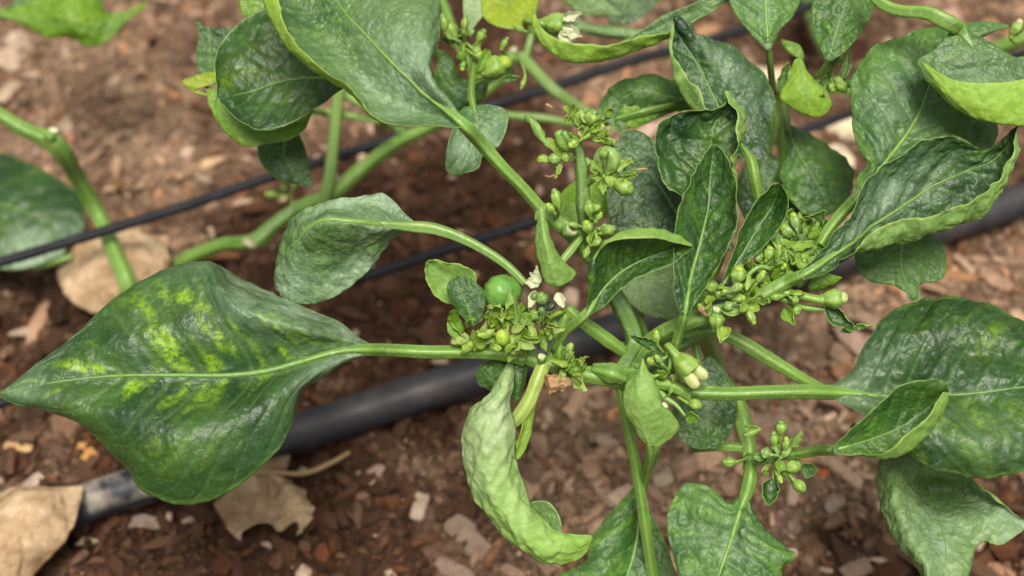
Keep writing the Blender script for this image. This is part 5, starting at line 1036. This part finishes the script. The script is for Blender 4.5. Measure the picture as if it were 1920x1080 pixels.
# ---- plant C
S(Cc, [G(246, 575, 0, 38), G(243, 555, 1.8, 36), G(238, 530, 2.8, 33), G(215, 475, 3.1, 29), G(185, 405, 3.2, 29), G(145, 335, 5.5, 31), G(112, 280, 8.5, 35), G(92, 262, 9, 35), G(50, 245, 9.6, 27), G(0, 215, 10.2, 26), G(-90, 150, 11, 26)], 'green', bumps=.04)
cutend(Cc, 94, 262, dep(262, 10.2), 30, 70, 'cream', .8)
S(Cc, [G(60, 500, 1.8, 16), G(100, 490, 1.9, 14), G(135, 482, 2., 11)], 'pale')
leaf(Cc, [[(-80, 300), (0, 287), (50, 305), (100, 330), (140, 358), (158, 395), (156, 430), (140, 455)], [(-90, 380), (-20, 380, .5), (50, 400, .6), (100, 425, .4), (130, 460)], [(-80, 480), (0, 505), (45, 505), (90, 490), (120, 475)]], m=1, d=dep(400, 3.0), tilt=1.2, kind='mosaic', mot=[(.5, .5, .3, .5, .5)], silver=[(.7, .8, .3, .4, .9)], pucker=1., veins=6, pet=[G(-140, 250, 6, 14), G(-120, 330, 4, 14)], label='rounded half-visible leaf at the left edge')
leaf(Cc, [[(0, 480), (40, 500), (70, 505)], [(0, 470), (50, 480), (90, 490)], [(20, 450), (80, 460), (115, 482)]], m=1, d=dep(480, 2.0), kind='pale', veins=3, pucker=1.5)
# ---- plant D
S(Dd, [G(-160, 40, 6, 22), G(-60, 30, 8, 20), G(10, 25, 9, 18)], 'green')
leaf(Dd, [[(0, 30, 0), (50, 50), (90, 68, .1), (135, 74, 0), (165, 86, 0), (200, 78, -.2), (235, 42, 0), (272, 14, .2)], [(0, 28), (50, 38, .2), (95, 42, .6), (140, 50, .8), (175, 62, .4), (210, 45, 0), (274, 6, .2)], [(0, 24), (50, 12), (85, -5, .1), (130, -15, .2), (175, -12, 0), (200, 22, -.4), (232, 22, -.1), (275, 0, .2)]], m=1, d=dep(50, 9.5), tilt=.5, kind='lime', pucker=1.6, ruffle=.15, veins=6, pet=[(-60, 30, dep(30, 8), 14), (-20, 28, dep(28, 8.6), 15)], label='twisted bright green leaf with a curled pointed tip')
leaf(Dd, [[(190, -20), (195, 20), (200, 40)], [(170, -20), (180, 25), (195, 45)], [(140, -20), (150, 20), (185, 45)]], m=1, d=dep(20, 9), kind='dark', veins=4)
leaf(Dd, [[(0, 25), (30, 0), (60, -25)], [(20, 30), (50, 10), (80, -20)], [(40, 35), (80, 15), (110, -15)]], m=1, d=dep(20, 8.5), kind='mid', veins=3)
# ---- plant E
S(E, [G(1500, -60, 0, 30), G(1560, 100, 5, 36), G(1590, 60, 9, 36), G(1620, 0, 11, 40), G(1650, -60, 13, 40)], 'dark')
S(E, [G(1470, 320, 5, 24), G(1466, 250, 8, 24), G(1458, 200, 10, 24), G(1465, 160, 11, 24), G(1520, 162, 11.2, 22), G(1600, 168, 11.2, 20), G(1680, 160, 11, 20)], 'green')
S(E, [G(1440, 290, 7, 16), G(1452, 230, 9.5, 16), G(1455, 180, 11, 14)], 'pale')
leaf(E, [[(1437, 95), (1405, 60), (1375, 20), (1360, -40), (1380, -90)], [(1441, 95), (1437, 40, .2), (1435, -20, .2), (1430, -90)], [(1445, 95), (1460, 60), (1490, 25), (1505, -30), (1480, -90)]], m=1, d=-2.8, tilt=.5, kind='mid', veins=6, pucker=1.1, pet=[G(1450, 175, 11.5, 10), (1446, 140, -3.6, 12)], midw=14, label='mid-green leaf hanging from the top edge on a slim stalk')
leaf(E, [[(1550, 115), (1533, 80), (1522, 40), (1528, -20), (1560, -80)], [(1553, 115), (1568, 60, .2), (1588, 0, .2), (1600, -80)], [(1557, 116), (1580, 100), (1615, 60), (1640, 10), (1650, -60)]], m=1, d=-3.0, tilt=.5, kind='dark', veins=6, pucker=1.3, pet=[(1510, 165, -4.6, 8), (1530, 145, -4, 9)], label='darker green leaf beside the thick stem at the top')
leaf(E, [[(1490, 112), (1472, 150), (1462, 182), (1488, 206), (1516, 220)], [(1498, 108), (1508, 160, .4), (1521, 219, .1)], [(1504, 112), (1528, 148), (1556, 180), (1562, 204), (1526, 221)]], m=1, d=-3.8, kind='lime', face=-1, veins=4, pucker=1.2, ruffle=.1, label='glowing light leaf back in the upper cluster')
leaf(E, [[(1505, 112), (1480, 100), (1463, 76)], [(1505, 112), (1488, 88), (1466, 72)], [(1508, 112), (1500, 85), (1476, 78)]], m=1, d=-4, kind='lime', veins=2, mid=False)
leaflet(E, 1462, 165, -3.8, 80, 60, 28, 1., 1., .2, .2, 'mid', seed=601)
leaflet(E, 1535, 165, -4, 60, 60, 28, 1.4, 1., .2, .2, 'mid', seed=603)
leaflet(E, 1575, 150, -4, 70, 70, 26, -1.2, 1., .2, .2, 'mid', seed=605)
cluster(E, 1545, 140, -4.2, 50, 8, 3, 151, 'mid', size=1.2)
leaf(E, [[(1468, 235), (1475, 290), (1462, 330), (1490, 385), (1530, 415)], [(1472, 230), (1500, 290, .3), (1530, 340, .4), (1560, 400)], [(1478, 232), (1530, 260), (1575, 285), (1600, 320), (1590, 390)]], m=1, d=-6.2, tilt=.7, kind='mid', veins=6, pucker=1.6, ruffle=.2, pet=[G(1462, 170, 11, 18), (1468, 205, -6, 22)], label='soft-focus leaf below the upper right cluster')
leaf(E, [[(1400, 300), (1380, 360), (1400, 420)], [(1430, 290), (1430, 350, .3), (1440, 430)], [(1450, 290), (1490, 340), (1500, 400), (1470, 440)]], m=1, d=-7.2, kind='deep', veins=5, pucker=1.2, label='shaded leaf deep between the right-hand leaves')
leaf(E, [[(1420, 440), (1440, 500), (1500, 540)], [(1450, 420), (1490, 460, .3), (1540, 500)], [(1500, 400), (1560, 420), (1580, 460)]], m=1, d=-6.5, kind='mid', veins=5, pucker=1.2)
leaf(E, [  # drooping leaf, margin rolled up towards the viewer
  [(1784, 50), (1772, 72, .1), (1748, 96, 0), (1722, 112, .1), (1728, 130, .3), (1738, 150, .5), (1745, 150, .8), (1728, 114, 1.0)],
  [(1790, 50), (1795, 80, .1), (1790, 110, 0), (1782, 140, -.2), (1775, 175, 0), (1790, 202, .4), (1800, 190, .9), (1790, 150, 1.2)],
  [(1795, 50), (1818, 80, .1), (1838, 110, .1), (1848, 140, -.1), (1845, 180, 0), (1848, 228, .5), (1852, 205, 1.0), (1850, 155, 1.4)],
  [(1800, 52), (1840, 80, .1), (1880, 105, .1), (1910, 135, -.1), (1915, 180, 0), (1915, 236, .5), (1915, 205, 1.0), (1910, 150, 1.4)],
  [(1806, 54), (1850, 78, 0), (1900, 105, 0), (1960, 130, -.2), (1990, 170, 0), (1985, 225, .4), (1985, 195, .9), (1975, 130, 1.2)]],
  m=2, d=.1, tilt=.7, kind='waxy', pucker=.9, veins=6, seed=141, mid=False, pet=[(1632, -20, -1.2, 24), (1660, 12, -.9, 24), (1700, 22, -.5, 24), (1742, 24, -.1, 28), (1772, 40, .1, 32)], petmat='green', label='drooping waxy leaf whose glowing lower edge is rolled upward')
leaf(E, [[(1792, 60), (1815, 45), (1850, 42), (1892, 48)], [(1795, 65), (1830, 62, .2), (1892, 50)], [(1798, 72), (1825, 98), (1835, 75), (1860, 60), (1890, 52)]], m=1, d=-5.5, kind='mid', veins=3, pucker=1.4)
S(E, [G(1800, 125, 8, 24), G(1850, 100, 9, 26), G(1900, 78, 10, 28), G(1980, 50, 11, 28)], 'green')
bud(E, 1895, 70, -6.2, 60, 40, 26, (1905, 80, -6.6), 'tancut', 'green', .2, 81)
leaf(E, [[(1850, 115), (1900, 108), (1980, 100)], [(1860, 125), (1910, 122), (1980, 120)], [(1870, 140), (1930, 145), (1980, 150)]], m=1, d=-3.5, kind='mid', veins=3)

# ------------------------------------------------------------------ water drops on the leaves
dm = bpy.data.materials.new('water'); dm.use_nodes = True; b_ = dm.node_tree.nodes['Principled BSDF']
b_.inputs['Roughness'].default_value = .02; b_.inputs['IOR'].default_value = 1.33; b_.inputs['Transmission Weight'].default_value = 1.0

def cast(px, py):
    o = at(px, py, 30.); v = at(px, py, 0.) - o; v /= np.linalg.norm(v)
    hit, loc, nor, _, ob, _ = scene.ray_cast(bpy.context.evaluated_depsgraph_get(), tuple(o * CM), tuple(v))
    return (np.array(loc) / CM, np.array(nor)) if hit else (None, None)
bpy.context.view_layer.update()
dr_ = random.Random(8)
spots = [(1368, 219, .12, 'large clear water drop sitting on the round blistered leaf'), (1300, 245, .025, 'tiny glint of water at the left of the round blistered leaf'),
 (1345, 400, .025, 'tiny water drop on the tall upright dark leaf'), (1718, 375, .03, 'bright tiny water drop in the middle of the rolled-edge blue-green leaf'), (1662, 396, .025, 'tiny water drop near the rolled edge of the blue-green leaf'),
 (1622, 225, .022, 'tiny water drop on the broad leaf with the straight pale midrib'), (256, 836, .03, 'tiny water drop on the lower half of the big mottled leaf'), (463, 740, .025, 'tiny water drop just under the midrib of the big mottled leaf'),
 (1385, 1000, .03, 'glinting water drop on the crinkled leaf at the bottom edge'), (797, 50, .025, 'tiny water drop near the right margin of the big top leaf'), (1700, 680, .022, 'tiny water drop on the broad oval leaf at the right')]
first = None
for k, (x, y, r, lab) in enumerate(spots):
    p, n_ = cast(x, y)
    if p is None: continue
    th = np.linspace(0, math.pi / 2, 6); ph = np.arange(12) / 12 * 2 * math.pi
    a_ = np.cross(n_, (1, 0, 0)); a_ /= np.linalg.norm(a_); b2 = np.cross(n_, a_)
    V = np.array([r * (math.cos(t) * (math.cos(q) * a_ + math.sin(q) * b2) + .6 * math.sin(t) * n_) for t in th[:-1] for q in ph] + [r * .6 * n_])
    i = np.arange(4)[:, None]; j = np.arange(12)[None]; kk = (j + 1) % 12
    q = np.stack([i * 12 + j, i * 12 + kk, (i + 1) * 12 + kk, (i + 1) * 12 + j], -1).reshape(-1, 4); j = np.arange(12)
    f = [q, np.stack([48 + j, 48 + (j + 1) % 12, np.full(12, 60)], -1), np.stack([(j + 1) % 12, j, np.full(12, 61)], -1)]
    V = np.vstack([V, (0, 0, 0)])
    o = link('water_drop', mkmesh('water_drop', V, f, [dm]), None, p)
    tag(o, lab, 'water drop')
